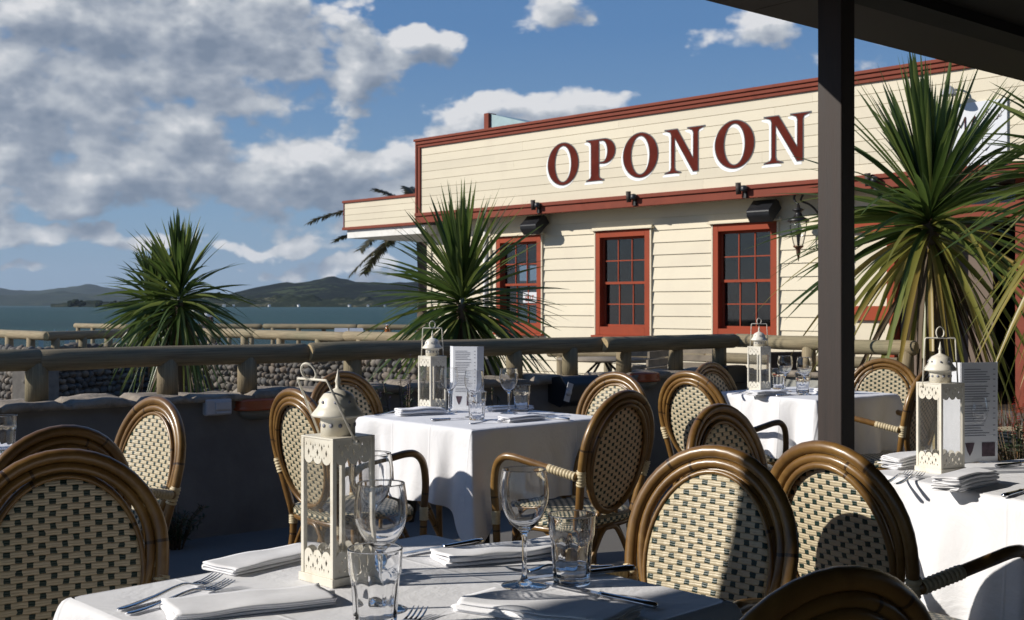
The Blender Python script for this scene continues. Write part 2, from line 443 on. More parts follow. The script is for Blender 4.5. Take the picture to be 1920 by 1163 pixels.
def winpane():
    m,nt,b=newmat('dark_window_glass')
    tc=nd(nt,'ShaderNodeTexCoord').outputs['Object']
    n=noisen(nt,tc,1.4,3,.5)
    nt.links.new(ramp(nt,n,[(.35,(.006,.007,.009)),(.7,(.022,.026,.034))]),b.inputs['Base Color'])
    b.inputs['Roughness'].default_value=.03; b.inputs['Specular IOR Level'].default_value=.7
    bumpn(nt,b,noisen(nt,tc,3,2),.12,.01)
    t=nd(nt,'ShaderNodeBsdfTransparent'); t.inputs[0].default_value=(.80,.85,.86,1)
    lw=nd(nt,'ShaderNodeLayerWeight'); lw.inputs[0].default_value=.5
    gg=nd(nt,'ShaderNodeBsdfGlossy'); gg.inputs['Roughness'].default_value=.02
    f=mth(nt,'ADD',mth(nt,'MULTIPLY',mth(nt,'POWER',lw.outputs['Facing'],4),.7),.07,clamp=True)
    mx=nd(nt,'ShaderNodeMixShader'); nt.links.new(f,mx.inputs[0]); nt.links.new(t.outputs[0],mx.inputs[1]); nt.links.new(gg.outputs[0],mx.inputs[2])
    m2=nd(nt,'ShaderNodeMixShader'); m2.inputs[0].default_value=.15; nt.links.new(mx.outputs[0],m2.inputs[1]); nt.links.new(b.outputs[0],m2.inputs[2])
    nt.links.new(m2.outputs[0],nt.nodes['Material Output'].inputs[0]); return m
M['win']=winpane()
# ================================================================== BUILDING
P0=Vector(((1800-CX)/F*13.4,13.4,0))
Ud=Vector((-2210,2180,0)).normalized(); Nd=Vector((-Ud.y,Ud.x,0))   # Nd points to the viewer
BRZ=math.atan2(Ud.y,Ud.x)
def fac(px,py,yo=0.0):
    p=P0+Nd*yo
    k=(px-CX)/F
    # p.x+s*U.x = k*(p.y+s*U.y)
    s=(k*p.y-p.x)/(Ud.x-k*Ud.y)
    Y=p.y+s*Ud.y
    return s,H-(py-HY)/F*Y
def S(px,yo=0.0): return fac(px,HY,yo)[0]
WO=-.37
bld=thing('hotel_building','long cream weatherboard hotel with red trim and large painted lettering','building',P0,BRZ)
ztop=(fac(785,262)[1]+fac(1530,152)[1])/2
zf=(fac(944,408)[1]+fac(1532,361)[1])/2
sL=S(785); sR=-7.5
print('ztop',ztop,'zf',zf,'sL',sL, [round(S(x),2) for x in (1000,1400,1530,1800,1920)])
# --- parapet boards (shiplap with fine grooves)
def parapet(s0,s1,z0,z1,n,yface,name,depth=.12):
    mb=MB(); h=(z1-z0)/n
    for i in range(n):
        a=z0+i*h; g=.007
        cuts=[s0]; rnd=random.Random(i*7+3); x_=s0+rnd.uniform(.8,3.5)
        while x_<s1-.5: cuts.append(x_); x_+=rnd.uniform(2.2,4.2)
        cuts.append(s1)
        for c0,c1 in zip(cuts,cuts[1:]): mb.bbox(c0+.0008,c1-.0008,yface-.02,yface,a+g/2,a+h-g/2)
    mb.bbox(s0+.01,s1-.01,yface-depth,yface-.012,z0,z1)
    return mb.build(name,M['cream'],bld)
par=parapet(sR,sL-.06,zf+.17,ztop-.13,8,0,'parapet')
mb=MB()
mb.bbox(sR,sL+.02,-.14,.035,ztop-.135,ztop-.085); mb.bbox(sR,sL+.03,-.14,.06,ztop-.085,ztop-.03); mb.bbox(sR,sL+.045,-.16,.085,ztop-.03,ztop+.012)
mb.bbox(sL-.065,sL+.0,-.14,.03,zf+.16,ztop-.135); mb.bbox(sL-.0,sL+.04,-.14,.05,zf,ztop-.085)
mb.build('parapet_trim',M['redtrim'],bld,bevel=.006)
mb=MB(); mb.bbox(sR,sL+.02,-.04,.045,zf,zf+.115); mb.bbox(sR,sL+.03,-.04,.075,zf+.115,zf+.17)
mb.build('fascia',M['redtrim'],bld,bevel=.006)
mb=MB(); mb.bbox(sR,sL,WO,-.04,zf+.03,zf+.06); mb.build('soffit',M['cream'],bld)
# --- wing canopy at the sea end
wL=S(644); wtop=(fac(644,377)[1]+fac(780,363)[1])/2; wbot=fac(644,432)[1]
mb=MB(); n=4; h=(wtop-.04-wbot-.05)/n
for i in range(n): mb.bbox(sL+.04,wL-.02,-.03,-.01,wbot+.05+i*h+.003,wbot+.05+(i+1)*h-.003)
mb.bbox(sL+.04,wL-.03,-1.9,-.022,wbot+.03,wtop-.05)
wing=mb.build('canopy_parapet',M['cream'],bld)
mb=MB(); mb.bbox(sL+.042,wL+.02,-.06,.02,wtop-.045,wtop); mb.bbox(sL+.042,wL+.02,-.06,.02,wbot,wbot+.05); mb.bbox(wL-.018,wL+.0,-.05,.005,wbot+.05,wtop-.045)
mb.build('canopy_trim',M['redtrim'],bld,bevel=.004)
mb=MB(); mb.bbox(sL-.1,wL-.05,-1.8,-.05,wbot-.15,wbot); mb.build('canopy_beam',M['white'],bld)
# --- wall with lapped weatherboards
wtopz=zf+.03; wallL=S(805,WO)
wins=[]
for (x0,x1,y0) in ((934,1018,443),(1120,1222,430),(1340,1460,420)):
    a=S(x0,WO); b_=S(x1,WO); zt=fac((x0+x1)/2,y0,WO)[1]-.0
    wins.append([b_,a,zt])
zt=sum(w[2] for w in wins)/3; zb=fac(1171,629,WO)[1]
print('win',[(round(a,2),round(b,2),round(c,2)) for a,b,c in wins],'zb',zb)
bay0,bay1=S(1600,WO),S(1672,WO)       # framed panel right of the lamp
dr0,dr1=S(1690,WO),S(1908,WO)
def boards(s0,s1,z0,z1,ex=.178,holes=()):
    mb=MB(); z=z0
    while z<z1-1e-4:
        zt_=min(z+ex,z1)
        segs=[(s0,s1,z,zt_)]
        for (a,b_,c,d) in holes:
            if c<zt_ and d>z:
                ns=[]
                for (p,q,lo,hi) in segs:
                    if b_<=p or a>=q: ns.append((p,q,lo,hi)); continue
                    if p<a: ns.append((p,a,lo,hi))
                    if q>b_: ns.append((b_,q,lo,hi))
                    if c>lo+.004: ns.append((a,b_,lo,c))
                    if d<hi-.004: ns.append((a,b_,d,hi))
                segs=ns
        s2=[]
        rnd=random.Random(int(z*100)); 
        for (p,q,lo,hi) in segs:
            x_=p+rnd.uniform(.6,3.4)
            if q-p>2.0 and x_<q-.4: s2+=[(p,x_-.001,lo,hi),(x_+.001,q,lo,hi)]
            else: s2.append((p,q,lo,hi))
        for (p,q,lo,hi) in s2:
            f0=WO+.028-.020*(lo-z)/ex; f1=WO+.028-.020*(hi-z)/ex
            vs=[(p,WO,lo),(q,WO,lo),(q,WO,hi),(p,WO,hi),(p,f0,lo),(q,f0,lo),(q,f1,hi),(p,f1,hi)]
            mb.add(vs,[(4,5,6,7),(0,1,5,4),(0,4,7,3),(1,2,6,5),(2,3,7,6)],smooth=False)
        z=zt_
    return mb
holes=[(w[0],w[1],zb,zt) for w in wins]+[(dr0-.01,bay0,0,wtopz)]
mb=boards(dr0,wallL,0,wtopz,holes=holes)
mb.build('weatherboard_wall',M['cream'],bld)
mb=boards(-7.5,dr1-.12,0,wtopz); mb.build('weatherboard_wall',M['cream'],bld)
mb=MB(); 
# wall core behind the boards, around the door

ed_=[bay1]+[x for w_ in sorted(wins) for x in (w_[0],w_[1])]+[wallL-.01]
for i_ in range(0,len(ed_),2): mb.bbox(ed_[i_],ed_[i_+1],WO-.15,WO-.092,0,wtopz)
for w_ in wins: mb.bbox(w_[0]+.0005,w_[1]-.0005,WO-.15,WO-.092,0,zb); mb.bbox(w_[0]+.0005,w_[1]-.0005,WO-.15,WO-.092,zt,wtopz)
mb.bbox(-7.5,dr1-.12,WO-.15,WO-.003,0,wtopz); 
def endhit(px,py,s):
    k=(px-CX)/F; Y=(s+P0.x*Ud.x+P0.y*Ud.y)/(k*Ud.x+Ud.y); p=Vector((k*Y,Y,0))-P0
    return p.dot(Nd),H-(py-HY)/F*Y
ea=endhit(968,497,wallL-.05); eb=endhit(1012,607,wallL-.05); ey0,ey1=sorted((ea[0],eb[0])); ez0,ez1=sorted((ea[1],eb[1]))
print('end opening',ey0,ey1,ez0,ez1)
def endwall(mb,x0,x1,yb):
    mb.bbox(x0,x1,yb,ey0,0,wtopz); mb.bbox(x0,x1,ey1,WO-.16,0,wtopz); mb.bbox(x0,x1,ey0,ey1,0,ez0); mb.bbox(x0,x1,ey0,ey1,ez1,wtopz)
endwall(mb,wallL-.1,wallL-.01,-7.0)
mb.build('wall_core',M['cream'],bld)
mb=MB(); mb.bbox(wallL-.09,wallL+.012,WO-.05,WO+.045,0,wtopz-.001); mb.build('corner_board',M['cream'],bld)
# roof plate behind the parapet
mb=MB(); mb.bbox(-7.4,sL-.1,-7.0,-.15,zf+.12,zf+.25); mb.build('roof',M['grey_plastic'],bld)
# --- rear wall of the room with one opening toward the water
yr=WO-4.6
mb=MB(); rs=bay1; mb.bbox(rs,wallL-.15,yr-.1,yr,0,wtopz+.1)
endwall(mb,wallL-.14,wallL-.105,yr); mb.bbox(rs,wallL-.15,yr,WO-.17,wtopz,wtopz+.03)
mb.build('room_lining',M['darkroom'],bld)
mb=MB(); mb.bbox(wallL-.08,wallL-.05,ey0,ey1,(ez0+ez1)/2-.02,(ez0+ez1)/2+.02); mb.bbox(wallL-.08,wallL-.05,(ey0+ey1)/2-.02,(ey0+ey1)/2+.02,ez0,ez1); mb.build('end_glazing_bar',M['red'],bld)
mb=MB()
for k_ in range(5):
    sx_=3.0+k_*.9; mb.lathe([(.30,.0),(.31,.02),(.0,.02)],20,M=Matrix.Translation((sx_,WO-.9-.3*(k_%2),.74))); mb.tube([(sx_,WO-.9-.3*(k_%2),0),(sx_,WO-.9-.3*(k_%2),.74)],.03,8)
    for q_ in range(4):
        t_=q_*1.57+k_; mb.lathe([(.0,.0),(.03,.0),(.035,.12),(.03,.12),(.025,.01)],12,M=Matrix.Translation((sx_+.18*math.cos(t_),WO-.9-.3*(k_%2)+.18*math.sin(t_),.765)))
mb.build('room_tables',M['white'],bld)
# --- windows
def window(s0,s1,z0,z1):
    f=MB(); w=.10; y0=WO-.09; y1=WO+.045
    f.bbox(s0,s0+w,y0,y1,z0,z1); f.bbox(s1-w*.85,s1,y0,y1,z0,z1); f.bbox(s0+w,s1-w*.85,y0,y1-.001,z1-w,z1); f.bbox(s0+w,s1-w*.85,y0,y1-.001,z0,z0+w*1.25)
    fr=f.build('window',M['red'],bld,bevel=.004)
    c=MB(); c.bbox(s0-.025,s0-.001,WO,WO+.05,z0,z1); c.bbox(s1+.001,s1+.025,WO,WO+.05,z0,z1)
    c.bbox(s0-.07,s1+.07,WO,WO+.10,z1+.004,z1+.028); c.bbox(s0-.05,s1+.05,WO,WO+.07,z1+.028,z1+.05); c.build('head_cap',M['cream'],fr)
    s_=MB(); s_.bbox(s0-.05,s1+.05,WO,WO+.10,z0-.035,z0-.002); s_.build('sill',M['red'],fr,bevel=.003)
    a,b_=s0+w,s1-w*.85; zm=(z0+z1)/2
    for (q0,q1,yy) in ((zm-.02,z1-w,WO-.045),(z0+w*1.25,zm+.02,WO-.075)):
        q=MB(); t=.032
        q.bbox(a,a+t,yy-.015,yy+.015,q0,q1); q.bbox(b_-t,b_,yy-.015,yy+.015,q0,q1)
        q.bbox(a+t,b_-t,yy-.014,yy+.014,q0,q0+t*1.15); q.bbox(a+t,b_-t,yy-.014,yy+.014,q1-t,q1)
        iw=(b_-a-2*t)
        for k in (1,2):
            x=a+t+iw*k/3; q.bbox(x-.008,x+.008,yy-.01,yy+.01,q0+t*1.15,q1-t)
        q.bbox(a+t,b_-t,yy-.009,yy+.009,(q0+q1)/2-.008,(q0+q1)/2+.008)
        q.build('sash',M['red'],fr)
        p=MB(); p.bbox(a+t*.5,b_-t*.5,yy-.004,yy,q0+.01,q1-.01); p.build('pane',M['win'],fr)
    return fr
wf=[window(w[0],w[1],zb,zt) for w in wins]
# notice in first window
w=wins[0]; nz=fac(990,558,WO-.06)[1]
mb=MB(); s0=S(1008,WO-.07); s1=S(981,WO-.07)
mb.bbox(s0,s1,WO-.073,WO-.067,nz-.085,nz+.085); nt_=mb.build('notice',M['signwhite'],wf[0])
def block_letter(ch,w,h,t):
    L={'B':[[(0,0),(w*.8,0),(w,h*.15),(w,h*.38),(w*.82,h*.5),(w,h*.62),(w,h*.85),(w*.8,h),(0,h)],[(t,t),(t,h*.5-t*.45),(w-t*1.1,h*.5-t*.45),(w-t*1.1,t)][::-1],[(t,h*.5+t*.45),(t,h-t),(w-t*1.1,h-t),(w-t*1.1,h*.5+t*.45)][::-1]],
       'U':[[(0,h),(0,h*.15),(w*.2,0),(w*.8,0),(w,h*.15),(w,h),(w-t,h),(w-t,t),(t,t),(t,h)]],
       'T':[[(0,h),(0,h-t),(w*.5-t/2,h-t),(w*.5-t/2,0),(w*.5+t/2,0),(w*.5+t/2,h-t),(w,h-t),(w,h)]]}
    return L[ch]
def txtM(s,y,z): # 2D (x right as seen, y up) -> local building coords (s decreases to the right)
    return Matrix(((-1,0,0,s),(0,0,1,y),(0,1,0,z),(0,0,0,1)))
mb=MB()
for i,ch in enumerate('BUT'):
    mb.poly(block_letter(ch,.052,.10,.015),M=txtM(s1-.055-i*.068,WO-.0655,nz-.065))
mb.build('notice_lettering',M['red'],nt_)
# --- framed bay and doorway
q=MB(); y1=WO+.02
zl=fac(1630,428,WO)[1]; zl2=fac(1630,586,WO)[1]; zl3=fac(1630,656,WO)[1]
q.bbox(bay1,bay0,WO-.08,y1-.03,0,wtopz)
q.build('bay_panel',M['cream'],bld)
q=MB(); a=S(1682,WO)
q.bbox(a,bay1+.0,WO-.08,y1+.05,0,wtopz-.001)
q.bbox(bay1,bay0+.1,WO-.0,y1+.03,zl-.05,zl+.07); q.bbox(bay1,bay0+.1,WO,y1+.03,zl2-.10,zl2+.08); q.bbox(bay1,bay0+.1,WO,y1+.02,zl3-.03,zl3+.03)
q.bbox(bay1,bay1+.05,WO,y1+.015,zl2+.08,zl-.05)
q.build('bay_frame',M['red'],bld,bevel=.004)
zdt=fac(1800,412,WO)[1]; zdl=fac(1800,386,WO)[1]
q=MB(); q.bbox(dr1,a,WO-.10,WO+.06,zdt,zdl); q.bbox(dr1-.12,dr1,WO-.12,WO+.07,0,wtopz-.001)
q.build('door_frame',M['redtrim'],bld,bevel=.004)
q=MB(); q.bbox(dr1,a,WO-.06,WO-.04,zdl,wtopz); q.build('transom_light',M['win'],bld)
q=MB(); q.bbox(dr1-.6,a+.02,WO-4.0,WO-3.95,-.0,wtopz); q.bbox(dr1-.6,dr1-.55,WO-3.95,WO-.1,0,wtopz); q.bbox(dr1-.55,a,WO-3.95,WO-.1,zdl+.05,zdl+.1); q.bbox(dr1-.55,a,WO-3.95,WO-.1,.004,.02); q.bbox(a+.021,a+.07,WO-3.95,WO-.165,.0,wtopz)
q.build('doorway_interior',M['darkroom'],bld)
q=MB(); q.bbox(a-.30,a-.002,WO-.62,WO-.09,0.03,zdt+.1); q.bbox(a-.95,a-.30,WO-.64,WO-.56,0.03,zdt+.1); q.build('inner_wall',M['innerwall'],bld)
# downpipe
q=MB(); sp=S(911,WO+.06); q.tube([(sp,WO+.075,0),(sp,WO+.075,wtopz-.05)],.04,12); q.build('downpipe',M['white'],bld)
q=MB(); sp=S(921,WO); q.bbox(sp-.03,sp+.03,WO,WO+.055,0,wtopz-.002); q.build('corner_board',M['cream'],bld)
# rear parapet end seen above the roofline
yb=-1.2
a=S(907,yb); b_=S(990,yb); zt0=fac(907,213,yb)[1]
q=MB(); q.bbox(a-.12,a,yb-.2,yb,zf+.25,zt0); q.build('rear_parapet_end',M['redtrim'],bld,bevel=.01)
q=MB(); q.add([(a-.13,yb-.05,zf+.25),(b_-.5,yb-.05,zf+.25),(b_-.5,yb-.05,zt0-.42),(a-.13,yb-.05,zt0-.02),(a-.13,yb-.9,zf+.25),(b_-.5,yb-.9,zf+.25),(b_-.5,yb-.9,zt0-.42),(a-.13,yb-.9,zt0-.02)],[(0,1,2,3),(4,7,6,5),(3,2,6,7),(0,4,5,1),(0,3,7,4),(1,5,6,2)],smooth=False)
q.build('rear_parapet_side',M['teal'],bld)

# --- painted lettering
def ring(w,h,k,n=48,cx=0,cy=0):
    return [(cx+w*math.cos(2*PI*i/n),cy+h*math.sin(2*PI*i/n)) for i in range(n)]
def letter(ch,w,h):
    # outer loops with holes, origin lower left
    if ch=='O': return [ring(w/2,h/2,0,cx=w/2,cy=h/2), ring(w*.245,h*.405,0,cx=w/2,cy=h/2)[::-1]]
    st=w*.24
    if ch=='P':
        s=w*.34; x0=w*.16; x1=x0+w*.30
        out=[(0,0),(w*.62,0),(w*.62,h*.035),(x1+.02*w,h*.09),(x1,h*.14),(x1,h*.40)]
        for i in range(13):
            t=-PI/2+PI*i/12; out.append((w*.62+w*.38*math.cos(t),h*.695+h*.305*math.sin(t)))
        out+=[(0,h),(0,h*.965),(x0-.02*w,h*.91),(x0,h*.86),(x0,h*.14),(x0-.02*w,h*.09),(0,h*.035)]
        hole=[(x1,h*.46)]+[(w*.56+w*.15*math.cos(-PI/2+PI*i/10),h*.695+h*.235*math.sin(-PI/2+PI*i/10)) for i in range(11)]+[(x1,h*.93)]
        return [out,hole[::-1]]
    if ch=='N':
        a=w*.16; b_=w*.27; c=w*.70; d=w*.84
        return [[(0,0),(w*.42,0),(w*.42,h*.03),(b_+.02*w,h*.08),(b_,h*.14),(b_,h*.76),(w*.70,0),(d,0),(d,h*.86),(d+.02*w,h*.91),(w,h*.965),(w,h),(w*.56,h),(w*.56,h*.965),(c-.02*w,h*.91),(c,h*.86),(c,h*.34),(w*.33,h),(0,h),(0,h*.965),(a-.02*w,h*.91),(a,h*.86),(a,h*.14),(a-.02*w,h*.08),(0,h*.03)]]
    if ch=='I':
        a=w*.3;b_=w*.7
        return [[(0,0),(w,0),(w,h*.03),(b_+.05*w,h*.08),(b_,h*.14),(b_,h*.86),(b_+.05*w,h*.91),(w,h*.965),(w,h),(0,h),(0,h*.965),(a-.05*w,h*.91),(a,h*.86),(a,h*.14),(a-.05*w,h*.08),(0,h*.03)]]
def inset(loop,d):
    n=len(loop); out=[]
    A=sum(loop[i][0]*loop[(i+1)%n][1]-loop[(i+1)%n][0]*loop[i][1] for i in range(n))
    sg=1 if A>0 else -1
    for i in range(n):
        p=Vector(loop[i-1]);q=Vector(loop[i]);r=Vector(loop[(i+1)%n])
        e1=(q-p);e2=(r-q)
        if e1.length<1e-9 or e2.length<1e-9: out.append(tuple(q)); continue
        n1=Vector((-e1.y,e1.x)).normalized()*sg; n2=Vector((-e2.y,e2.x)).normalized()*sg
        m=n1+n2
        if m.length<1e-6: out.append(tuple(q+n1*d)); continue
        m.normalize(); k=d/max(.45,m.dot(n1))
        out.append(tuple(q+m*k))
    return out
lets=[('O',1027,1086,(1056,271,348)),('P',1099,1155,(1130,260,338)),('O',1168,1235,(1200,251,333)),('N',1246,1323,(1285,238,324)),('O',1340,1416,(1377,227,316)),('N',1432,1522,(1478,213,305)),('I',1542,1590,(1566,203,297))]
sign=thing('x','','')
bpy.data.objects.remove(sign)
# common height and base line
hs=[];bs=[]
for ch,x0,x1,(xm,yt,yb_) in lets:
    t=fac(xm,yt)[1]; b_=fac(xm,yb_)[1]; hs.append(t-b_); bs.append(b_)
print('letters',[round(x,2) for x in hs],[round(x,2) for x in bs])
base=sum(bs[1:6])/5; hh=sum(hs[1:6])/5
for ch,x0,x1,_ in lets:
    s0=S(x0); w=s0-S(x1); hL=hh
    for layer,(dx,dz,y,m,ins,nm) in enumerate(((-.030,-.038,.0025,'letterwhite',0,'letter_shadow'),(0,0,.005,'letteredge',0,'letter_outline'),(0,0,.0075,'letter',.013,'letter'))):
        L=letter(ch,w,hL)
        bz=base
        if ch=='O': L=[[(p[0],p[1]*1.05-hL*.025) for p in l] for l in L]
        if ins: L=[inset(L[0],ins)]+[inset(l,-ins) for l in L[1:]]
        q=MB().poly(L,M=txtM(s0-dx,y,bz+dz)); o=q.build(nm,M[m],par)
# --- hanging sign board with crest and date (on the parapet, behind the cabbage tree)
a=S(1768); b_=S(1890); z0=fac(1830,325)[1]; z1=fac(1830,192)[1]
q=MB(); q.bbox(b_,a,.003,.03,z0,z1); sb=q.build('sign_board',M['signwhite'],bld)
W=a-b_
def glyph(loops_list,mat,name,ox,oy):
    q=MB()
    for l in loops_list: q.poly([l],M=txtM(a-ox,.0325,z0+oy))
    return q.build(name,mat,sb)
def stroke(mb,pts,r):
    mb.tube([(a-p[0],.034,z0+p[1]) for p in pts],r,6,flat=.4)
hB=z1-z0
q=MB()
for i,ch in enumerate('MA'):
    x=W*.22+i*W*.22; h_=hB*.20; y=hB*.60; w_=W*.15
    if ch=='M': pts=[(x,y),(x,y+h_),(x+w_/2,y+h_*.3),(x+w_,y+h_),(x+w_,y)]
    else: pts=[(x,y),(x+w_/2,y+h_),(x+w_,y)]
    stroke(q,pts,.016)
stroke(q,[(W*.475,hB*.68),(W*.555,hB*.68)],.012)
q.build('sign_lettering',M['letter'],sb)
q=MB()
for j in range(5):
    c=(W*(.68+.05*j),hB*(.80+.03*math.sin(j*1.6)))
    stroke(q,[(c[0]+W*.045*math.cos(t*PI/6),c[1]+hB*.05*math.sin(t*PI/6)) for t in range(12)],.004)
q.build('sign_crest',M['letter'],sb)
q=MB()
def digit(ch,x,y,w,h):
    D={'1':[[(w*.2,h*.8),(w*.5,h),(w*.5,0)]],'8':[[(w*.5+w*.4*math.cos(t*PI/5),h*.75+h*.24*math.sin(t*PI/5)) for t in range(11)],[(w*.5+w*.5*math.cos(t*PI/5),h*.26+h*.26*math.sin(t*PI/5)) for t in range(11)]],
     '3':[[(0,h*.85),(w*.5,h),(w*.9,h*.78),(w*.4,h*.53),(w,h*.27),(w*.5,0),(0,h*.15)]],'5':[[(w*.9,h),(w*.15,h),(w*.1,h*.55),(w*.6,h*.62),(w,h*.3),(w*.55,0),(0,h*.1)]],
     'S':[[(w,h*.85),(w*.5,h),(0,h*.77),(w*.9,h*.3),(w*.5,0),(0,h*.15)]],'I':[[(w*.5,0),(w*.5,h)]],'N':[[(0,0),(0,h),(w,0),(w,h)]],'C':[[(w,h*.85),(w*.5,h),(0,h*.5),(w*.5,0),(w,h*.15)]],'E':[[(w,h),(0,h),(0,0),(w,0)],[(0,h*.5),(w*.8,h*.5)]],' ':[]}
    for st in D[ch]: stroke(q,[(x+p[0],y+p[1]) for p in st],.0045)
for i,ch in enumerate('SINCE 1835'):
    if ch==' ': q.build('sign_word',M['letteredge'],sb); q=MB(); continue
    digit(ch,W*.30+i*W*.066,hB*.07,W*.045,hB*.085)
q.build('sign_date',M['letteredge'],sb); q=MB()
for i,ch in enumerate('135'):
    x=W*(.12+.2*i); 
    for st in [1]: digit(ch,x+W*.1,hB*.3,W*.12,hB*.2)
q.build('sign_ornament',M['letteredge'],sb)

# --- wall mounted things (separate things fixed to the facade)
def onfac(px,py,yo): 
    s,z=fac(px,py,yo); p=P0+Ud*s+Nd*yo; return Vector((p.x,p.y,z))
def floodlight(px,py,label):
    o=thing('spotlight',label,'spotlight',onfac(px+8,py+12,.06),BRZ,'small spotlights along the facade ledge'); o.scale=(.82,.82,.82)
    q=MB(); q.tube([(0,-.06,-.02),(0,.03,.0),(0,.05,.06)],.022,10); q.box((0,.0,-.06),(.05,.06,.08)); q.build('bracket',M['iron'],o)
    q=MB(); q.tube([(.09,.06,-.04),(.09,.08,.15)],.045,14); q.tube([(.0,.04,.06),(.09,.07,.055)],.028,10); q.build('lamp_barrel',M['dkbrown'],o)
    q=MB(); q.lathe([(.055,-.012),(.06,0),(.058,.06),(.03,.08)],14,M=Matrix.Translation((-.01,.06,.02))); q.build('lamp_housing',M['black'],o)
    return o
floodlight(1003,378,'small dark spotlight on the facade ledge below the first letter O')
floodlight(1183,363,'small dark spotlight on the facade ledge between the P and second O')
floodlight(1390,348,'small dark spotlight on the facade ledge below the third letter O')
floodlight(1634,332,'small dark spotlight behind the large right cabbage tree leaves')
def speaker(px,py,label):
    p=onfac(px,py,WO+.22)
    o=thing('wall_speaker',label,'speaker',p,BRZ,'black speakers under the facade ledge')
    q=MB(); q.extr([(-.15,-.09),(.15,-.09),(.155,.03),(.12,.09),(-.12,.09),(-.155,.03)],-.17,.17,M=Matrix(((0,0,1,0),(-.75,.66,0,.02),(.66,.75,0,-.02),(0,0,0,1)))@Matrix.Rotation(0,4,'Z'))
    q.build('cabinet',M['black'],o,bevel=.015)
    q=MB(); q.box((0,-.13,.05),(.05,.16,.05)); q.build('bracket',M['iron'],o)
    return o
speaker(1003,419,'black wall speaker under the ledge above the left window')
speaker(1433,392,'black wall speaker under the ledge above the right window')
# ornate carriage lamp
p=onfac(1497,440,WO+.30)
o=thing('carriage_lamp','ornate black carriage lamp with clear glass on the facade beside the post','wall lamp',p,BRZ); o.scale=(1.25,1.25,1.15)
q=MB()
q.lathe([(.10,.14),(.115,.15),(.10,.175),(.05,.20),(.035,.23),(.03,.25),(.06,.27),(.062,.28),(.02,.30),(.01,.34)],12); q.build('lamp_cap',M['iron'],o)
q=MB(); q.lathe([(.035,-.13),(.055,-.125),(.05,-.14),(.02,-.17),(.024,-.19),(.02,-.22),(.012,-.25),(.003,-.30)],12); q.build('finial',M['copper'],o)
q=MB()
for k in range(6):
    t=2*PI*k/6; q.tube([(r*math.cos(t),r*math.sin(t),z) for r,z in ((.098,.15),(.092,.08),(.078,0),(.058,-.09),(.045,-.13))],.005,6)
q.build('lamp_frame',M['iron'],o)
q=MB(); q.lathe([(.043,-.128),(.056,-.09),(.076,0),(.09,.08),(.096,.145)],6); q.build('lamp_glass',M['lampglass'],o)
q=MB(); q.lathe([(.012,-.12),(.018,-.05),(.02,-.02),(.03,.01),(.024,.05),(0,.06)],12); q.build('bulb_holder',M['black'],o)
q=MB(); q.tube(catmull([(0,0,.34),(.03,0,.36),(.05,0,.42),(.0,0,.48),(-.05,0,.44),(-.02,-.02,.38),(-.09,-.08,.33),(-.13,-.16,.24),(-.14,-.2,.12)],5),.012,8)
q.build('scroll_arm',M['iron'],o)
q=MB(); q.lathe([(.0,-.20),(.04,-.18),(.05,-.14),(.04,-.1),(.045,.1),(.05,.17),(.04,.2),(.02,.22),(0,.23)],12,M=Matrix.Translation((-.15,-.24,.02))); q.build('wall_plate',M['iron'],o)
# small cowl lamp high on parapet (goose neck)
p=onfac(1786,170,.12)
o=thing('gooseneck_lamp','grey shaded gooseneck lamp above the white sign board','wall lamp',p,BRZ)
q=MB(); q.tube(catmull([(.12,-.12,.02),(.08,0,.10),(.02,.08,.10),(0,.1,.03)],5),.012,8); q.build('arm',M['iron'],o)
q=MB(); q.lathe([(.02,.04),(.05,.02),(.09,-.06),(.095,-.07),(.085,-.065),(.045,.01),(.0,.02)],16,M=Matrix.Translation((0,.1,0))); q.build('lamp_shade',M['grey_plastic'],o)

# ================================================================== TERRACE WALL AND RAILS
WA=Vector((-2.43,5.51,0)); WD=Vector((.795,.607,0)).normalized(); WN=Vector((WD.y,-WD.x,0))
WRZ=math.atan2(WD.y,WD.x)
CAPZ=.775
def rough_cap(L0,L1,y0,y1,z,h,seed):
    q=MB(); random.seed(seed); x=L0
    while x<L1:
        w=random.uniform(.16,.42); e=min(x+w,L1); hh_=h; h=hh_*random.uniform(.7,1.15)
        nx=10; ny=6; vs=[]
        for side in (1,0):
            for j in range(ny+1):
                for i in range(nx+1):
                    u=i/nx; v=j/ny
                    px_=x+(e-x)*u+.008; py_=y0+(y1-y0)*v
                    n=noise.noise(Vector((px_*3.1,py_*3.1,seed+x)))
                    n2=noise.noise(Vector((px_*9,py_*9,seed+side*3)))
                    ov=.02*noise.noise(Vector((px_*6,seed,v>.5)))
                    if j in(0,ny): py_+=(-1 if j==0 else 1)*(.012+ov+.01*n2)
                    edge=min(u,1-u)*nx; edge=1 if edge>=1 else .35
                    zz=z+(h*edge*(.75+.35*n+.25*n2) if side else .004*n2-.012)
                    vs.append((px_,py_,zz))
        a=(nx+1)*(ny+1); fs=[]
        for j in range(ny):
            for i in range(nx):
                k=j*(nx+1)+i; fs.append((k,k+1,k+nx+2,k+nx+1)); fs.append((a+k,a+k+nx+1,a+k+nx+2,a+k+1))
        rim=[i for i in range(nx+1)]+[j*(nx+1)+nx for j in range(1,ny+1)]+[ny*(nx+1)+i for i in range(nx-1,-1,-1)]+[j*(nx+1) for j in range(ny-1,0,-1)]
        for i in range(len(rim)): fs.append((rim[i],rim[(i+1)%len(rim)],a+rim[(i+1)%len(rim)],a+rim[i]))
        q.add(vs,fs); x=e; h=hh_
    return q
tw=thing('terrace_wall','low grey plastered wall with rough flat stone capping behind the tables','wall',WA,WRZ)
WL=5.27
q=MB(); 
nx=60
q.bbox(-2.0,WL,-.02,.20,-.0,CAPZ-.06); q.build('plaster_face',M['plaster'],tw)
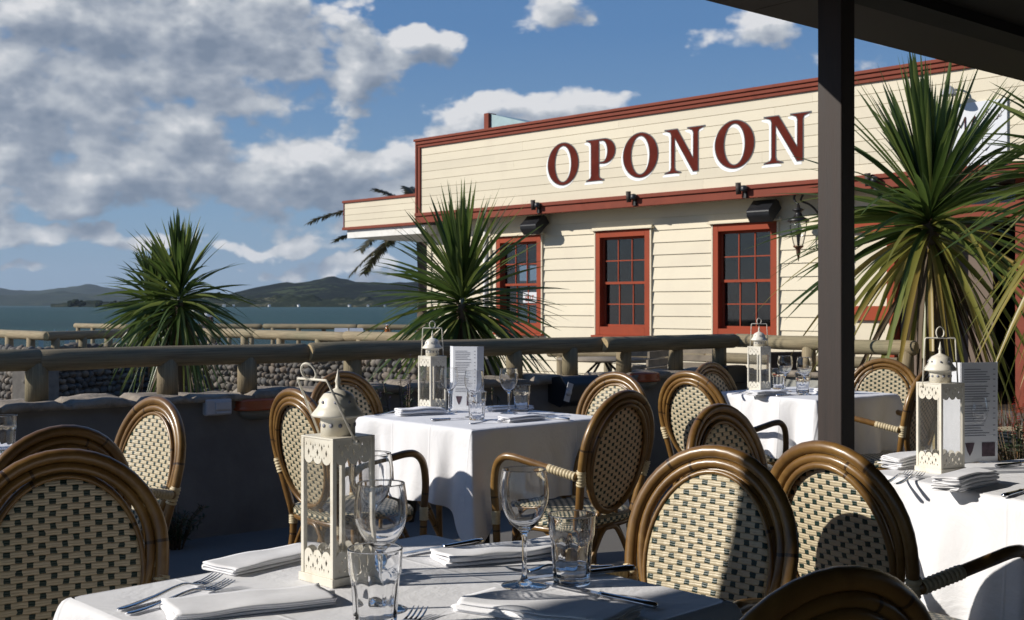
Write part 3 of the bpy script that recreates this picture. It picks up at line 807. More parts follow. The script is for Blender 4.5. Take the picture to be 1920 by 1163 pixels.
rough_cap(-2.0,WL+.05,-.045,.235,CAPZ-.05,.042,3).build('cap_stones',M['capstone'],tw)
# second leg of the wall toward the big tree
C1=WA+WD*WL; 
C2=Vector((2.80,7.72,0)); D2=(C2-C1); L2=D2.length; D2.normalize()
tw2=thing('terrace_wall','short pale plastered wall in full sun with stone capping right of the corner','wall',C1,math.atan2(D2.y,D2.x))
q=MB(); q.bbox(.0,L2,-.0,.2,0,CAPZ-.06); q.build('plaster_face',M['litplaster'],tw2)
rough_cap(.0,L2,-.02,.22,CAPZ-.06,.035,9).build('cap_stones',M['capstone'],tw2)
# rails
def logtube(q,a,b,r,seed,seg=18,n=14):
    pts=[];rr=[]
    a=Vector(a);b=Vector(b)
    d=(b-a).normalized(); sd=d.cross(Vector((0,0,1)))
    for i in range(n+1):
        t=i/n; w=noise.noise(Vector((t*2.2,seed,0)))*.008; w2=noise.noise(Vector((t*2.2,seed,5)))*.008
        pts.append(a.lerp(b,t)+Vector((0,0,w))+sd*w2); rr.append(r*(1+.05*noise.noise(Vector((t*4,seed,9)))))
    pts=[pts[0]]+pts+[pts[-1]]; 
    pts[0]=pts[1]-d*.012; pts[-1]=pts[-2]+d*.012
    rr=[rr[0]*.82]+rr+[rr[-1]*.82]
    q.tube(pts,rr,seg,cap=False)
    return pts[0],pts[-1],d,rr[0]
def endcap(q,p,d,r,seg=18):
    a=d.orthogonal().normalized(); b=d.cross(a)
    vs=[p+d*.004]+[p+(a*math.cos(2*PI*k/seg)+b*math.sin(2*PI*k/seg))*r for k in range(seg)]
    q.add(vs,[(0,1+k,1+(k+1)%seg) for k in range(seg)],smooth=False)
def rail(name,label,logs,posts,rlog,rpost,mat='log',group=None,kindpos=None):
    o=thing(name,label,'fence',logs[0][0].xy.to_3d(),0,group)
    off=-o.location
    for i,(a,b) in enumerate(logs):
        q=MB(); e0,e1,d,r=logtube(q,a+off,b+off,rlog,hash_(label)+i*3.7)
        lg=q.build('rail_log',M[mat if not isinstance(mat,list) else mat[i]],o)
        q=MB(); endcap(q,e0,-d,r); q.build('end_grain',M['endgrain'],lg); q=MB(); endcap(q,e1,d,r); q.build('end_grain',M['endgrain'],lg)
    for (p,z0,z1) in posts:
        q=MB(); p=Vector(p)+off
        q.tube([(p.x,p.y,z0),(p.x,p.y,(z0+z1)/2),(p.x,p.y,z1)],[rpost*1.02,rpost,rpost*.98],16)
        q.build('post',M['log' if mat=='logdark' else mat],o)
    return o
def hash_(s): return (sum(ord(c)*(i+1) for i,c in enumerate(s))%997)*.37
RZ=1.008
def wp(t,y=.10,z=RZ): return WA+WD*t-WN*y+Vector((0,0,z))
rc=.054
logs=[(wp(-1.9,.11,RZ-rc),wp(.205,.11,RZ-rc)),(wp(.215,.10,RZ-rc-.004),wp(1.655,.11,RZ-rc)),(wp(1.68,.075,RZ-rc),wp(3.93,.12,RZ-rc)),(wp(3.90,.06,RZ-rc),wp(5.22,.09,RZ-rc))]
ts=[-1.3,-.5,.20,.86,1.31,1.97,2.55,3.16,3.63,4.12,4.63,5.09]
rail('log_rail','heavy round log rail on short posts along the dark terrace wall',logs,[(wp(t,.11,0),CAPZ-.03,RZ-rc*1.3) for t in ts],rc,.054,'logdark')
e=wp(5.27,.1,RZ-rc+.0); e2=Vector((2.72,7.85,RZ-rc-.02))
dd=(e2-e).normalized()
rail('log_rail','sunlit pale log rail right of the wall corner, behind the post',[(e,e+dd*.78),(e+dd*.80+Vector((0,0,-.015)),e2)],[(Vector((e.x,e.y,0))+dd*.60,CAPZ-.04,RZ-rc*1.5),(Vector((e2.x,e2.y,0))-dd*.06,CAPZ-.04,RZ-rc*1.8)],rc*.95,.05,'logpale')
# lower rail on the far side, near the hotel
a=at(1030,666,14); b=at(1690,677,11.2); a.z=b.z=.66
rail('log_rail','lower round log rail between the terrace wall and the hotel',[(a,a.lerp(b,.5)),(a.lerp(b,.505)-Vector((0,.04,0)),b)],[(a.lerp(b,t),0,.62) for t in (.04,.2,.36,.52,.68,.84,.97)],.057,.05)
# cobble planter walls with rails
def cobble_wall(label,a,b,h,seed,thick=.3):
    a=Vector(a);b=Vector(b);d=(b-a);L=d.length;d.normalize()
    o=thing('cobble_wall',label,'wall',a,math.atan2(d.y,d.x),'cobbled planter walls beyond the terrace')
    q=MB(); q.bbox(0,L,0,thick,0,h); q.build('mortar_core',M['mortar'],o)
    q=MB(); random.seed(seed)
    ico=bmesh.new(); bmesh.ops.create_icosphere(ico,subdivisions=2,radius=1); base=[v.co.copy() for v in ico.verts]; fs=[tuple(v.index for v in f.verts) for f in ico.faces]; ico.free()
    z=.03;row=0
    while z<h+.04:
        rh=random.uniform(.065,.105); x=random.uniform(-.05,.05)
        while x<L:
            w=random.uniform(.05,.16)
            sx,sz,sy=w*.52,rh*.5*random.uniform(.75,1.25),random.uniform(.03,.07)
            rot=Matrix.Rotation(random.uniform(-.4,.4),3,'Y'); ph=random.random()*9
            c=Vector((x+w/2,-.012,z+rh/2+random.uniform(-.012,.012)))
            vs=[]
            for v in base:
                k=1+.42*noise.noise(v*1.5+Vector((ph,ph,ph)))
                vs.append(c+rot@Vector((v.x*sx*k,v.y*sy*k,v.z*sz*k)))
            q.add(vs,fs); x+=w
        z+=rh*.93; row+=1
    q.build('cobble_facing',M['cobble'],o)
    return o
# polyline of the planter wall (top rail points)
Q=[at(-90,622,15.4),at(62,622,13.4),at(300,622,15.6),at(900,635,11.6)]
for p in Q: p.z=0
cobble_wall('low cobbled planter wall at the far left behind the log rail',Q[0],Q[1],.68,1)
cobble_wall('shaded cobbled planter wall between the two left posts',Q[1],Q[2],.68,2)
cobble_wall('sunlit cobbled planter wall behind the tan grass tuft',Q[2],Q[3],.68,3)
def wz(p,z): return Vector((p.x,p.y,z))
def run(a,b,n): return [a.lerp(b,(i+.3)/n) for i in range(n)]
back=Vector((.1,.15,0))
rz_=.865
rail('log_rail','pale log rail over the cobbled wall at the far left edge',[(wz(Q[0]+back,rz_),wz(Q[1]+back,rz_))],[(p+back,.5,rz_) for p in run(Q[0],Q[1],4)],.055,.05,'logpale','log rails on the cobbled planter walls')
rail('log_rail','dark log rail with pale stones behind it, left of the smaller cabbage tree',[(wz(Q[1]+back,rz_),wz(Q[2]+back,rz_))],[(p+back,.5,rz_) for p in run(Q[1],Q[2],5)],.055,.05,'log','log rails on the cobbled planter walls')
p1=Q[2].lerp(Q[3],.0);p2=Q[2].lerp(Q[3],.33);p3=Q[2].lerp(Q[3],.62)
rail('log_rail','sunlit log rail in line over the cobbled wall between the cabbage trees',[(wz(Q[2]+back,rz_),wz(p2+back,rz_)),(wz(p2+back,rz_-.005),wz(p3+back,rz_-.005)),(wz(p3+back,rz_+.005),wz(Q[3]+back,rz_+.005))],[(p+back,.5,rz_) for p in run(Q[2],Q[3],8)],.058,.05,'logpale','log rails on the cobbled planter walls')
# seaside rail
def zz(px,Y,z=.745):
    p=at(px,HY,Y); p.z=z; return p
f0=zz(142,27.5);f1=zz(238,25.8)
f2=zz(392,26.5);f3=zz(495,26.3);f4=zz(672,25.6);f5=zz(860,25.2)
rail('log_rail','short pale log rail at the water edge left of the smaller cabbage tree',[(f0,f1)],[(f0.lerp(f1,t),-.2,.72) for t in (.05,.35,.65,.95)],.06,.05,'logpale','log rails along the water edge')
rail('log_rail','long dark log rail at the water edge in front of the green hill',[(f1+Vector((.02,0,0)),f2),(f2,f3-Vector((.06,0,0))),(f3,f4-Vector((.04,0,0))),(f4,f5)],[(zz(px,26,0),-.2,.72) for px in (262,302,350,395,430,472,512,560,607,655,689,730,775,820)],.06,.05,'log','log rails along the water edge')
# blue pointed bollards
for px,lb in ((77,'leftmost pale blue pointed bollard before the water'),(102,'middle pale blue pointed bollard before the water'),(126,'rightmost pale blue pointed bollard before the water')):
    p=zz(px,23,0); o=thing('pointed_bollard',lb,'bollard',p,.3,'pale blue pointed bollards')
    q=MB(); q.box((0,0,.30),(.085,.085,.60)); q.build('shaft',M['teal'],o)
    q=MB(); q.add([(-.06,-.06,.60),(.06,-.06,.60),(.06,.06,.60),(-.06,.06,.60),(0,0,.76)],[(0,1,4),(1,2,4),(2,3,4),(3,0,4),(0,3,2,1)],smooth=False); q.build('point',M['teal'],o)
# pale boulders
q=MB(); random.seed(5)
ico=bmesh.new(); bmesh.ops.create_icosphere(ico,subdivisions=2,radius=1); ib=[v.co.copy() for v in ico.verts]; ifs=[tuple(v.index for v in f.verts) for f in ico.faces]; ico.free()
for i in range(46):
    c=zz(random.uniform(120,235),random.uniform(20.5,23),random.uniform(.1,.42)); s=random.uniform(.07,.16); ph=random.random()*9
    q.add([c+Vector((v.x*s*1.4,v.y*s,v.z*s*.8))*(1+.25*noise.noise(v+Vector((ph,)*3))) for v in ib],ifs)
tag(q.build('boulder_heap',M['cobble']),'heap of pale boulders beyond the dark left rail','rocks',kind='stuff')

# ================================================================== GROUND, SEA, HILLS
q=MB()
q.bbox(-40,40,-14,29.5,-3.5,0); g=q.build('ground',M['ground']); tag(g,kind='structure')
def seam():
    m,nt,b=newmat('sea_water')
    tc=nd(nt,'ShaderNodeTexCoord').outputs['Object']
    n=noisen(nt,mapping(nt,tc,(.004,.03,1)),1,5,.6)
    nt.links.new(ramp(nt,n,[(.35,(.010,.050,.046)),(.65,(.026,.086,.074))]),b.inputs['Base Color'])
    b.inputs['Roughness'].default_value=.35; b.inputs['Specular IOR Level'].default_value=.06
    n2=noisen(nt,mapping(nt,tc,(.12,.5,1)),1.0,8,.7,.4)
    bumpn(nt,b,n2,1.0,1.6)
    return m
q=MB(); 
q.add([(-14000,29.5,-2.2),(14000,29.5,-2.2),(14000,16000,-2.2),(-14000,16000,-2.2)],[(0,1,2,3)],smooth=False)
sea=q.build('water',seam()); tag(sea,kind='structure')
def hillmat(name,c0,c1,c2,sc):
    m,nt,b=newmat(name)
    tc=nd(nt,'ShaderNodeTexCoord').outputs['Object']
    n=noisen(nt,tc,sc,6,.6,.5); n2=noisen(nt,tc,sc*7,5,.7)
    c=ramp(nt,n,[(.4,c0),(.55,c1),(.62,c2)])
    c=mixc(nt,mth(nt,'GREATER_THAN',n2,.50),c,c0)
    nt.links.new(c,b.inputs['Base Color']); b.inputs['Roughness'].default_value=.95
    b.inputs['Specular IOR Level'].default_value=.1
    return m
def hill(name,label,prof,Y,depth,m,kind='structure',nx=160,ny=26,rough=.06,seed=0,base=-2.2):
    # ridge profile [(px,py)], the land rises from the shore at Y to the ridge at Y+depth
    vs=[];fs=[]
    xs=[p[0] for p in prof]
    def ridge(px):
        for (a,b),(c,d) in zip(prof,prof[1:]):
            if a<=px<=c:
                t=(px-a)/(c-a); t=t*t*(3-2*t)*.5+t*.5; return b+(d-b)*t
        return HY
    for j in range(ny+1):
        v=j/ny
        for i in range(nx+1):
            px=xs[0]+(xs[-1]-xs[0])*i/nx
            x=(px-CX)/F*Y
            yy=Y+depth*v*2
            Yr=Y+depth
            zr=H+(HY-ridge(px))/F*Yr
            x=x*yy/Y
            k=math.sin(min(v,1)*PI)**.9
            n=noise.fractal(Vector((x/depth*3.1+seed,yy/depth*3.1,seed)),.8,2.2,5)
            z=base+(zr-base)*k*(1+rough*4*n*(1-abs(2*v-1)**2) )-(.5 if v in(0,) else 0)
            if abs(v-.5)<.03: z=base+(zr-base)*(1+rough*.35*n)
            vs.append((x,yy,z))
    for j in range(ny):
        for i in range(nx):
            k=j*(nx+1)+i; fs.append((k,k+1,k+nx+2,k+nx+1))
    q=MB().add(vs,fs); return tag(q.build(name,m),kind=kind)
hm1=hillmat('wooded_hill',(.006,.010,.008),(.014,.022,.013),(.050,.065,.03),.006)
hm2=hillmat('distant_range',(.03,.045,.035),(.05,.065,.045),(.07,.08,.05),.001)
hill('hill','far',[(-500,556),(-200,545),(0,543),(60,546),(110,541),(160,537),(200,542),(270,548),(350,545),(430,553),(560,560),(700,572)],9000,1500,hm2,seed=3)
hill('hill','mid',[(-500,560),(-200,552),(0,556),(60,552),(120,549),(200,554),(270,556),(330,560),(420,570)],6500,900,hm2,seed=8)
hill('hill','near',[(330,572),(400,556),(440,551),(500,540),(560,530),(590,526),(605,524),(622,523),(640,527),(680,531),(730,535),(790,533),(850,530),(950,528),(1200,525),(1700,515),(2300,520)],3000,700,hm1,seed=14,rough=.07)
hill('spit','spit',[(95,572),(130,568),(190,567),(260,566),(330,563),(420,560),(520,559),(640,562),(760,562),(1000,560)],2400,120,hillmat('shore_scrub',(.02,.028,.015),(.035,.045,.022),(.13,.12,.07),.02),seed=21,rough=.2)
# trees on the spit and scattered far houses
random.seed(11)
def farclump(q,px,Y,w,h):
    for k in range(16):
        c=Vector(((px-CX)/F*Y+random.uniform(-w,w)*.5,Y+random.uniform(-3,3),-1.5+h*random.uniform(.2,.75))); s=h*random.uniform(.16,.3)
        ph=random.random()*9
        q.add([c+Vector((v.x*s*1.3,v.y*s,v.z*s))*(1+.5*noise.noise(v*1.6+Vector((ph,)*3))) for v in ib],ifs)
q=MB()
for px,w,h in ((136,14,13),(146,16,16),(150,20,12),(185,10,11),(212,16,12),(222,26,13),(240,22,11),(262,24,12),(300,30,12),(345,30,11),(385,30,12)):
    farclump(q,px,2380,w,h)
tag(q.build('shore_trees',hillmat('shore_tree_foliage',(.012,.02,.01),(.02,.03,.014),(.03,.04,.02),.1)),'dark clump of far trees along the low spit and shore','trees',kind='stuff')
hq=[(420,'white farm house on the far shore'),(438,'small white building beside the far farm house'),(505,'pale far shore house left of the green hill foot'),(560,'pale house on the far shore below the hilltop'),(655,'cream far shore house right of the hilltop'),(690,'white far shore house before the palm fronds'),(722,'farthest right white house on the far shore')]
for i,(px,lb) in enumerate(hq):
    Y=2330; o=thing('far_house',lb,'house',((px-CX)/F*Y,Y,-2.0),.3*i,'houses on the far shore')
    w=random.uniform(4,6.5); q=MB(); q.box((0,0,2.0),(w,4,3)); q.build('wall',M['white'],o)
    q=MB(); q.add([(-w/2-.5,-2.5,3.5),(w/2+.5,-2.5,3.5),(w/2+.5,2.5,3.5),(-w/2-.5,2.5,3.5),(-w/2,0,5),(w/2,0,5)],[(0,1,5,4),(3,4,5,2),(0,4,3),(1,2,5),(0,3,2,1)],smooth=False); q.build('roof',M['grey_plastic'],o)
# ================================================================== CHAIR
def yb_(z): return -.17-(z-.42)*.205
def chair_proto():
    o=thing('rattan_chair','','chair')
    zc=.696
    def hoop(a,bt,pts_low):
        P=[(x,yb_(z),z) for x,z in pts_low]
        for i in range(1,20):
            t=PI*i/20; P.append((a*math.cos(t),yb_(zc+bt*math.sin(t)),zc+bt*math.sin(t)))
        P+=[(-x,yb_(z),z) for x,z in pts_low[::-1]]
        return P
    q=MB()
    low=[(.160,.40),(.166,.45),(.178,.52),(.190,.59),(.198,.65),(.2,.696)]
    P=hoop(.2,.202,low); q.tube(P,.0148,14)
    q.build('back_frame',M['rattan'],o)
    q=MB(); off=Vector((0,-.004,0))
    # egg shaped middle hoop
    P=[]
    for i in range(48):
        t=2*PI*i/48; sx=math.sin(t); cz=math.cos(t)
        z=zc+(.1765*cz if cz>0 else .238*cz); x=.1745*sx*(1 if cz>0 else (1-.10*cz*cz))
        P.append(Vector((x,yb_(z),z))+off)
    q.tube(P,.0112,12,closed=True)
    P=[]
    for i in range(48):
        t=2*PI*i/48; z=.658+.196*math.cos(t); P.append((.158*math.sin(t),yb_(z)+.002,z))
    q.tube(P,.0058,10,closed=True)
    P2=[]
    for i in range(48):
        t=2*PI*i/48; z=.660+.196*math.cos(t); P2.append((.157*math.sin(t),yb_(z)-.013,z))
    q.tube(P2,.0085,10,closed=True)
    # short struts to the seat
    for x in(-.05,.05): q.tube([(x,yb_(.47)-.003,.47),(x*1.2,-.165,.42)],.009,8)
    q.build('panel_hoop',M['rattan'],o)
    # woven oval
    q=MB(); vs=[];uv=[];fs=[];nr=10;ns=48
    vs.append((0,yb_(.658)-.008,.658)); uv.append((.0,.658))
    for r in range(1,nr+1):
        for i in range(ns):
            t=2*PI*i/ns; k=r/nr; x=.155*k*math.sin(t); z=.658+.193*k*math.cos(t)
            vs.append((x,yb_(z)-.008*(1-k*k),z)); uv.append((x,z))
    for i in range(ns): fs.append((0,1+i,1+(i+1)%ns))
    for r in range(nr-1):
        for i in range(ns):
            a=1+r*ns+i;b=1+r*ns+(i+1)%ns; fs.append((a,a+ns,b+ns,b))
    q.add(vs,fs,uv)
    pn=q.build('back_panel',M['weave'],o); sol=pn.modifiers.new('s','SOLIDIFY'); sol.thickness=.006; sol.offset=0
    # seat
    def sup(a,b,n=3.4,m=56):
        out=[]
        for i in range(m):
            t=2*PI*i/m; c,s=math.cos(t),math.sin(t)
            out.append((a*math.copysign(abs(c)**(2/n),c),b*math.copysign(abs(s)**(2/n),s)))
        return out
    q=MB(); prof=[(.0,.010),(.5,.009),(.85,.004),(.96,-.001),(1.0,-.012),(1.0,-.030),(.97,-.034)]
    m_=56; vs=[(0,.00,.455)];uv=[(0,0)];fs=[]
    for k,dz in prof[1:]:
        for x,y in sup(.225*k,.19*k): 
            vs.append((x,y,.447+dz)); uv.append((x,y) if dz>-.005 else (x+y,dz+y*.3))
    for i in range(m_): fs.append((0,1+i,1+(i+1)%m_))
    for r in range(len(prof)-2):
        for i in range(m_): a=1+r*m_+i;b=1+r*m_+(i+1)%m_; fs.append((a,a+m_,b+m_,b))
    fs.append(tuple(1+(len(prof)-2)*m_+i for i in range(m_)))
    q.add(vs,fs,uv); q.build('seat',M['seatweave'],o)
    q=MB(); q.tube([(x,y,.405) for x,y in sup(.212,.178)],.012,8,closed=True); q.build('seat_frame',M['rattan'],o)
    # legs
    for s in(-1,1):
        q=MB(); q.tube(catmull([(s*.160,yb_(.40),.40),(s*.160,-.17,.32),(s*.172,-.19,.16),(s*.192,-.225,.012)],4),.0145,10)
        lg=q.build('leg',M['rattan'],o); q=MB(); q.tube([(s*.192,-.225,.02),(s*.193,-.227,0)],.017,10); q.build('foot_cap',M['foot'],lg)
        q=MB(); q.tube(catmull([(s*.237,.165,.44),(s*.232,.165,.30),(s*.232,.17,.15),(s*.236,.18,.012)],4),.0145,10)
        lg=q.build('leg',M['rattan'],o); q=MB(); q.tube([(s*.236,.18,.02),(s*.236,.181,0)],.017,10); q.build('foot_cap',M['foot'],lg)
        q=MB()
        P=catmull([(s*.199,yb_(.605)+.006,.605),(s*.222,-.10,.628),(s*.242,.0,.650),(s*.252,.07,.662),(s*.255,.115,.655),(s*.252,.15,.618),(s*.245,.167,.54),(s*.237,.165,.44)],6)
        q.tube(P,.0145,12); q.build('armrest',M['rattan'],o)
        # bindings
        seg=[P[0]+(P[7]-P[0])*t/1.0 for t in [i/40 for i in range(4,41)]]
        q=MB(); q.tube(seg,[.0160+.0016*math.sin(i*PI/2*1.0+.3) for i in range(len(seg))],12); q.build('cane_binding',M['bind'],o); q=MB()
        seg=[Vector((s*(.186+.012*t),yb_(.575+.055*t)-.001,.575+.055*t)) for t in [i/20 for i in range(21)]]
        q.tube(seg,[.0170+.0016*math.sin(i*PI/2) for i in range(len(seg))],12); q.build('cane_binding',M['bind'],o); q=MB()
        q.tube([(s*.237,.165,.40+.05*t/20) for t in range(21)],[.0168+.0014*math.sin(i*PI/2) for i in range(21)],12); q.build('cane_binding',M['bind'],o); q=MB()
        q.tube([(s*.160,-.167,.375+.035*t/20) for t in range(21)],[.0168+.0014*math.sin(i*PI/2) for i in range(21)],12)
        q.build('cane_binding',M['bind'],o)
    for (a,b_) in (((-.232,.167),(.232,.167)),((-.17,-.19),(.17,-.19)),((-.175,-.19),(-.232,.167)),((.175,-.19),(.232,.167))):
        a=Vector((*a,0));b_=Vector((*b_,0)); q=MB()
        q.tube(catmull([a.lerp(b_,.0)+Vector((0,0,.16)),a.lerp(b_,.16)+Vector((0,0,.28)),a.lerp(b_,.36)+Vector((0,0,.385)),a.lerp(b_,.5)+Vector((0,0,.40)),a.lerp(b_,.64)+Vector((0,0,.385)),a.lerp(b_,.84)+Vector((0,0,.28)),b_+Vector((0,0,.16))],4),.0095,8)
        q.build('stretcher',M['rattan'],o)
    return o
CH=chair_proto()
used=[False]
def chair(px,py,f,label,group,dY=0):
    top=onz(px,py,.908)
    if dY: top=at(px,py,top.y+dY)
    f=Vector((*f,0)).normalized()
    rz=math.atan2(f.y,f.x)-PI/2
    p=top+f*(.27); p.z=0
    if not used[0]:
        used[0]=True; CH.location=p; CH.rotation_euler=(0,0,rz); CH['label']=label; CH['group']=group; return CH
    return dup(CH,label,p,rz,group)
u=Vector((-.71,.70)); v=Vector((.70,.71))
GF='rattan chairs at the nearest table'; G2='rattan chairs at the middle left table'; G3='rattan chairs at the table behind the post'; GR='rattan chairs at the right table'; GL='rattan chairs at the left edge table'
chair(118,845,(.47,-.88),'largest shaded rattan chair at lower left with woven back close to the camera',GF)
chair(1347,838,(-.66,-.75),'rattan chair behind the knife, half its woven back sunlit, half in post shadow',GF)
chair(1572,1070,(-.48,.88),'black shaded rattan chair in the bottom right corner, only its top showing',GF)
chair(118,800,(-.72,.69),'dark rattan chair arched just behind the largest left chair',GL)
chair(296,745,(-.66,-.75),'sunlit rattan chair standing against the dark terrace wall, facing left',GL)
chair(548,730,(.74,.67),'rattan chair with triple hoops seen from behind, left of the middle table behind the lantern',G2)
chair(640,697,(.7,-.71),'rattan chair with shaded woven back on the far left side of the middle table',G2)
chair(1157,699,(-.70,-.71),'rattan chair with brightly lit panel at the right rear of the middle table',G2)
chair(1176,733,(-.74,.67),'rattan chair seen from behind, its bound left arm reaching along the middle table',G2)
chair(1290,697,(.74,.67),'rattan chair with sunlit back seen from behind, left of the table by the post',G3)
chair(1330,680,(.7,-.71),'small shaded rattan chair at the far corner behind the sunlit hoops',G3)
chair(1658,673,(-.50,-.87),'rattan chair with bright round back panel just right of the post',G3)
chair(1745,690,(-.74,.67),'rattan chair with dark back and pale arm behind the right lantern',G3)
chair(1345,759,(.72,-.69),'rattan chair with shaded weave standing between the sunlit hoops and the nearest bright back',GR)
chair(1545,830,(.82,.57),'rattan chair seen from behind whose curved arm reaches the right white tablecloth',GR)

# ================================================================== TABLES + CLOTHS
def cloth_table(name,label,cx,cy,rz,half,hang,seed,creases=True):
    o=thing('dining_table','dark pedestal table '+label[0],'table',(cx,cy,0),rz,'square dining tables')
    q=MB(); q.box((0,0,TT-.02),(half*2-.01,half*2-.01,.026)); q.build('tabletop',M['dkbrown'],o,bevel=.004)
    q=MB(); q.tube([(0,0,.03),(0,0,TT-.033)],.035,12); q.build('pedestal',M['iron'],o)
    q=MB(); 
    for k in range(4): q.tube([(0,0,.06),(.26*math.cos(k*PI/2+PI/4),.26*math.sin(k*PI/2+PI/4),.02)],.02,8)
    q.build('base',M['iron'],o)
    # cloth: flat square draped over the top, with corner folds
    random.seed(seed)
    q=MB(); N=96; K=18; rr=.012
    def perim(t):
        t%=4; k=int(t); w=t-k
        c=[(-1,-1),(1,-1),(1,1),(-1,1)]
        a=Vector(c[k]);b=Vector(c[(k+1)%4]); n=[Vector((0,-1)),Vector((1,0)),Vector((0,1)),Vector((-1,0))][k]
        return a.lerp(b,w)*half,n,w,k
    per=N*4
    ph=[random.random()*6 for _ in range(8)]
    top=[]; vs=[];fs=[]
    rows=[]
    for j in range(K+1):
        s=j/K; row=[]
        for i in range(per):
            t=i/N; p,n,w,k=perim(t)
            dc=min(w,1-w)*half*2            # distance from the nearest corner
            cn=(Vector((1,1)) if k in(1,) else Vector((1,1)))
            corner=Vector((math.copysign(1,p.x) ,math.copysign(1,p.y))).normalized()
            c=math.exp(-(dc/.055)**2)
            c2=math.exp(-((dc-.13)/.05)**2)
            hg=hang+ (.13*math.exp(-(dc/.09)**2))
            fold=(.013*math.sin(t*9.3+ph[0])+.012*math.sin(t*17+ph[1])+.010*(abs(math.sin(t*11+ph[2]))**3)+.007*math.sin(t*37+ph[3]))
            if s==0: off=0; z=0
            else:
                off=.004+ (.010+fold)*s**.9 + .015*s*s
                z=-hg*s
            if dc<.5:
                outc=c*(.085*s**.8) - c2*.028*s
            else: outc=0
            tang=(p-corner*0)
            q2=p+n*(off - c2*.030*s**.8*(1-c)) + corner*(outc)*1.0
            # corner rounding at the rim
            row.append((q2.x,q2.y,TT+.003+z - (.0 if s else .0)))
        rows.append(row)
    # rounded rim: insert ring slightly inside
    inner=[]
    for i in range(per):
        p,n,w,k=perim(i/N); inner.append((p.x*(1-rr/half*.9),p.y*(1-rr/half*.9),TT+.004))
    rim=[(x*1.002,y*1.002,TT+.0005) for (x,y,z) in rows[0]]
    R_=[inner,rim]+rows[1:]
    for r in R_: vs+=r
    for r in range(len(R_)-1):
        for i in range(per): a=r*per+i;b=r*per+(i+1)%per; fs.append((a,b,b+per,a+per))
    q.add(vs,fs)
    # top surface grid with faint undulation
    g=24; b0=len(q.v); vs=[];fs=[]
    hi=half*(1-rr/half*.9)
    for j in range(g+1):
        for i in range(g+1):
            x=-hi+2*hi*i/g; y=-hi+2*hi*j/g
            e=min(i,j,g-i,g-j)
            vs.append((x,y,TT+.004+(.0012*noise.noise(Vector((x*7,y*7,seed))) if e>0 else 0)))
    for j in range(g):
        for i in range(g): a=j*(g+1)+i; fs.append((a,a+1,a+g+2,a+g+1))
    q.add(vs,fs)
    c=q.build('tablecloth',M['cloth'],merge=False)
    c.location=(cx,cy,0); c.rotation_euler=(0,0,rz)
    s_=c.modifiers.new('s','SUBSURF'); s_.levels=1; s_.render_levels=1
    tag(c,label[1],'tablecloth',group='white tablecloths')
    return o
TZ=TT+.0045
A_=onz(82,1128,TT);B_=onz(815,1002,TT);C_=onz(1408,1128,TT)
ctr=(A_+C_)/2; e=((B_-A_).normalized()+ (C_-B_).normalized().cross(Vector((0,0,1)))*-1)
angF=math.atan2((B_-A_).y,(B_-A_).x); angF2=math.atan2((C_-B_).y,(C_-B_).x)+PI/2
print('front table',ctr,math.degrees(angF),math.degrees(angF2),(B_-A_).length,(C_-B_).length)
cloth_table('t',('under the nearest cloth','nearest white tablecloth crossed by shadows in the foreground'),ctr.x,ctr.y,(angF+angF2)/2,.385,.30,1)
N2=onz(884,808,TT);L2_=onz(661,780,TT);R2=onz(1122,785,TT)
print('t2',(N2-L2_).length,(R2-N2).length,math.degrees(math.atan2((N2-L2_).y,(N2-L2_).x)),math.degrees(math.atan2((R2-N2).y,(R2-N2).x)))
ang2=math.atan2((R2-N2).y,(R2-N2).x); ang2b=math.atan2((N2-L2_).y,(N2-L2_).x)+PI/2; a2=(ang2+ang2b)/2
h2=((N2-L2_).length+(R2-N2).length)/4
c2=N2+Vector((math.cos(a2),math.sin(a2),0))*h2+Vector((-math.sin(a2),math.cos(a2),0))*h2
cloth_table('t',('in the middle of the terrace','white tablecloth on the middle left table with a long hanging corner point'),c2.x,c2.y,a2,h2,.30,2)
N3=onz(1530,752,TT);L3=onz(1347,737,TT);R3=onz(1686,739,TT)
a3=(math.atan2((R3-N3).y,(R3-N3).x)+math.atan2((N3-L3).y,(N3-L3).x)+PI/2)/2
h3=((N3-L3).length+(R3-N3).length)/4; h3=max(h3,.35)
print('t3',math.degrees(a3),h3)
c3=N3+Vector((math.cos(a3),math.sin(a3),0))*h3+Vector((-math.sin(a3),math.cos(a3),0))*h3
cloth_table('t',('behind the post','white tablecloth on the table partly hidden by the post'),c3.x,c3.y,a3,h3,.31,3)
LR=onz(1614,886,TT); e1=Vector((.905,.425,0)).normalized(); e2_=Vector((e1.y,-e1.x,0))
cR=LR+e1*.39+e2_*.39
aR=math.atan2(e1.y,e1.x)
cloth_table('t',('at the right edge','white tablecloth on the table at the right edge of the photo'),cR.x,cR.y,aR,.39,.33,4)
cloth_table('t',('at the left edge behind the shaded chairs','white tablecloth almost hidden at the left edge behind the chairs'),-2.08,3.72,R(45),.38,.30,5)

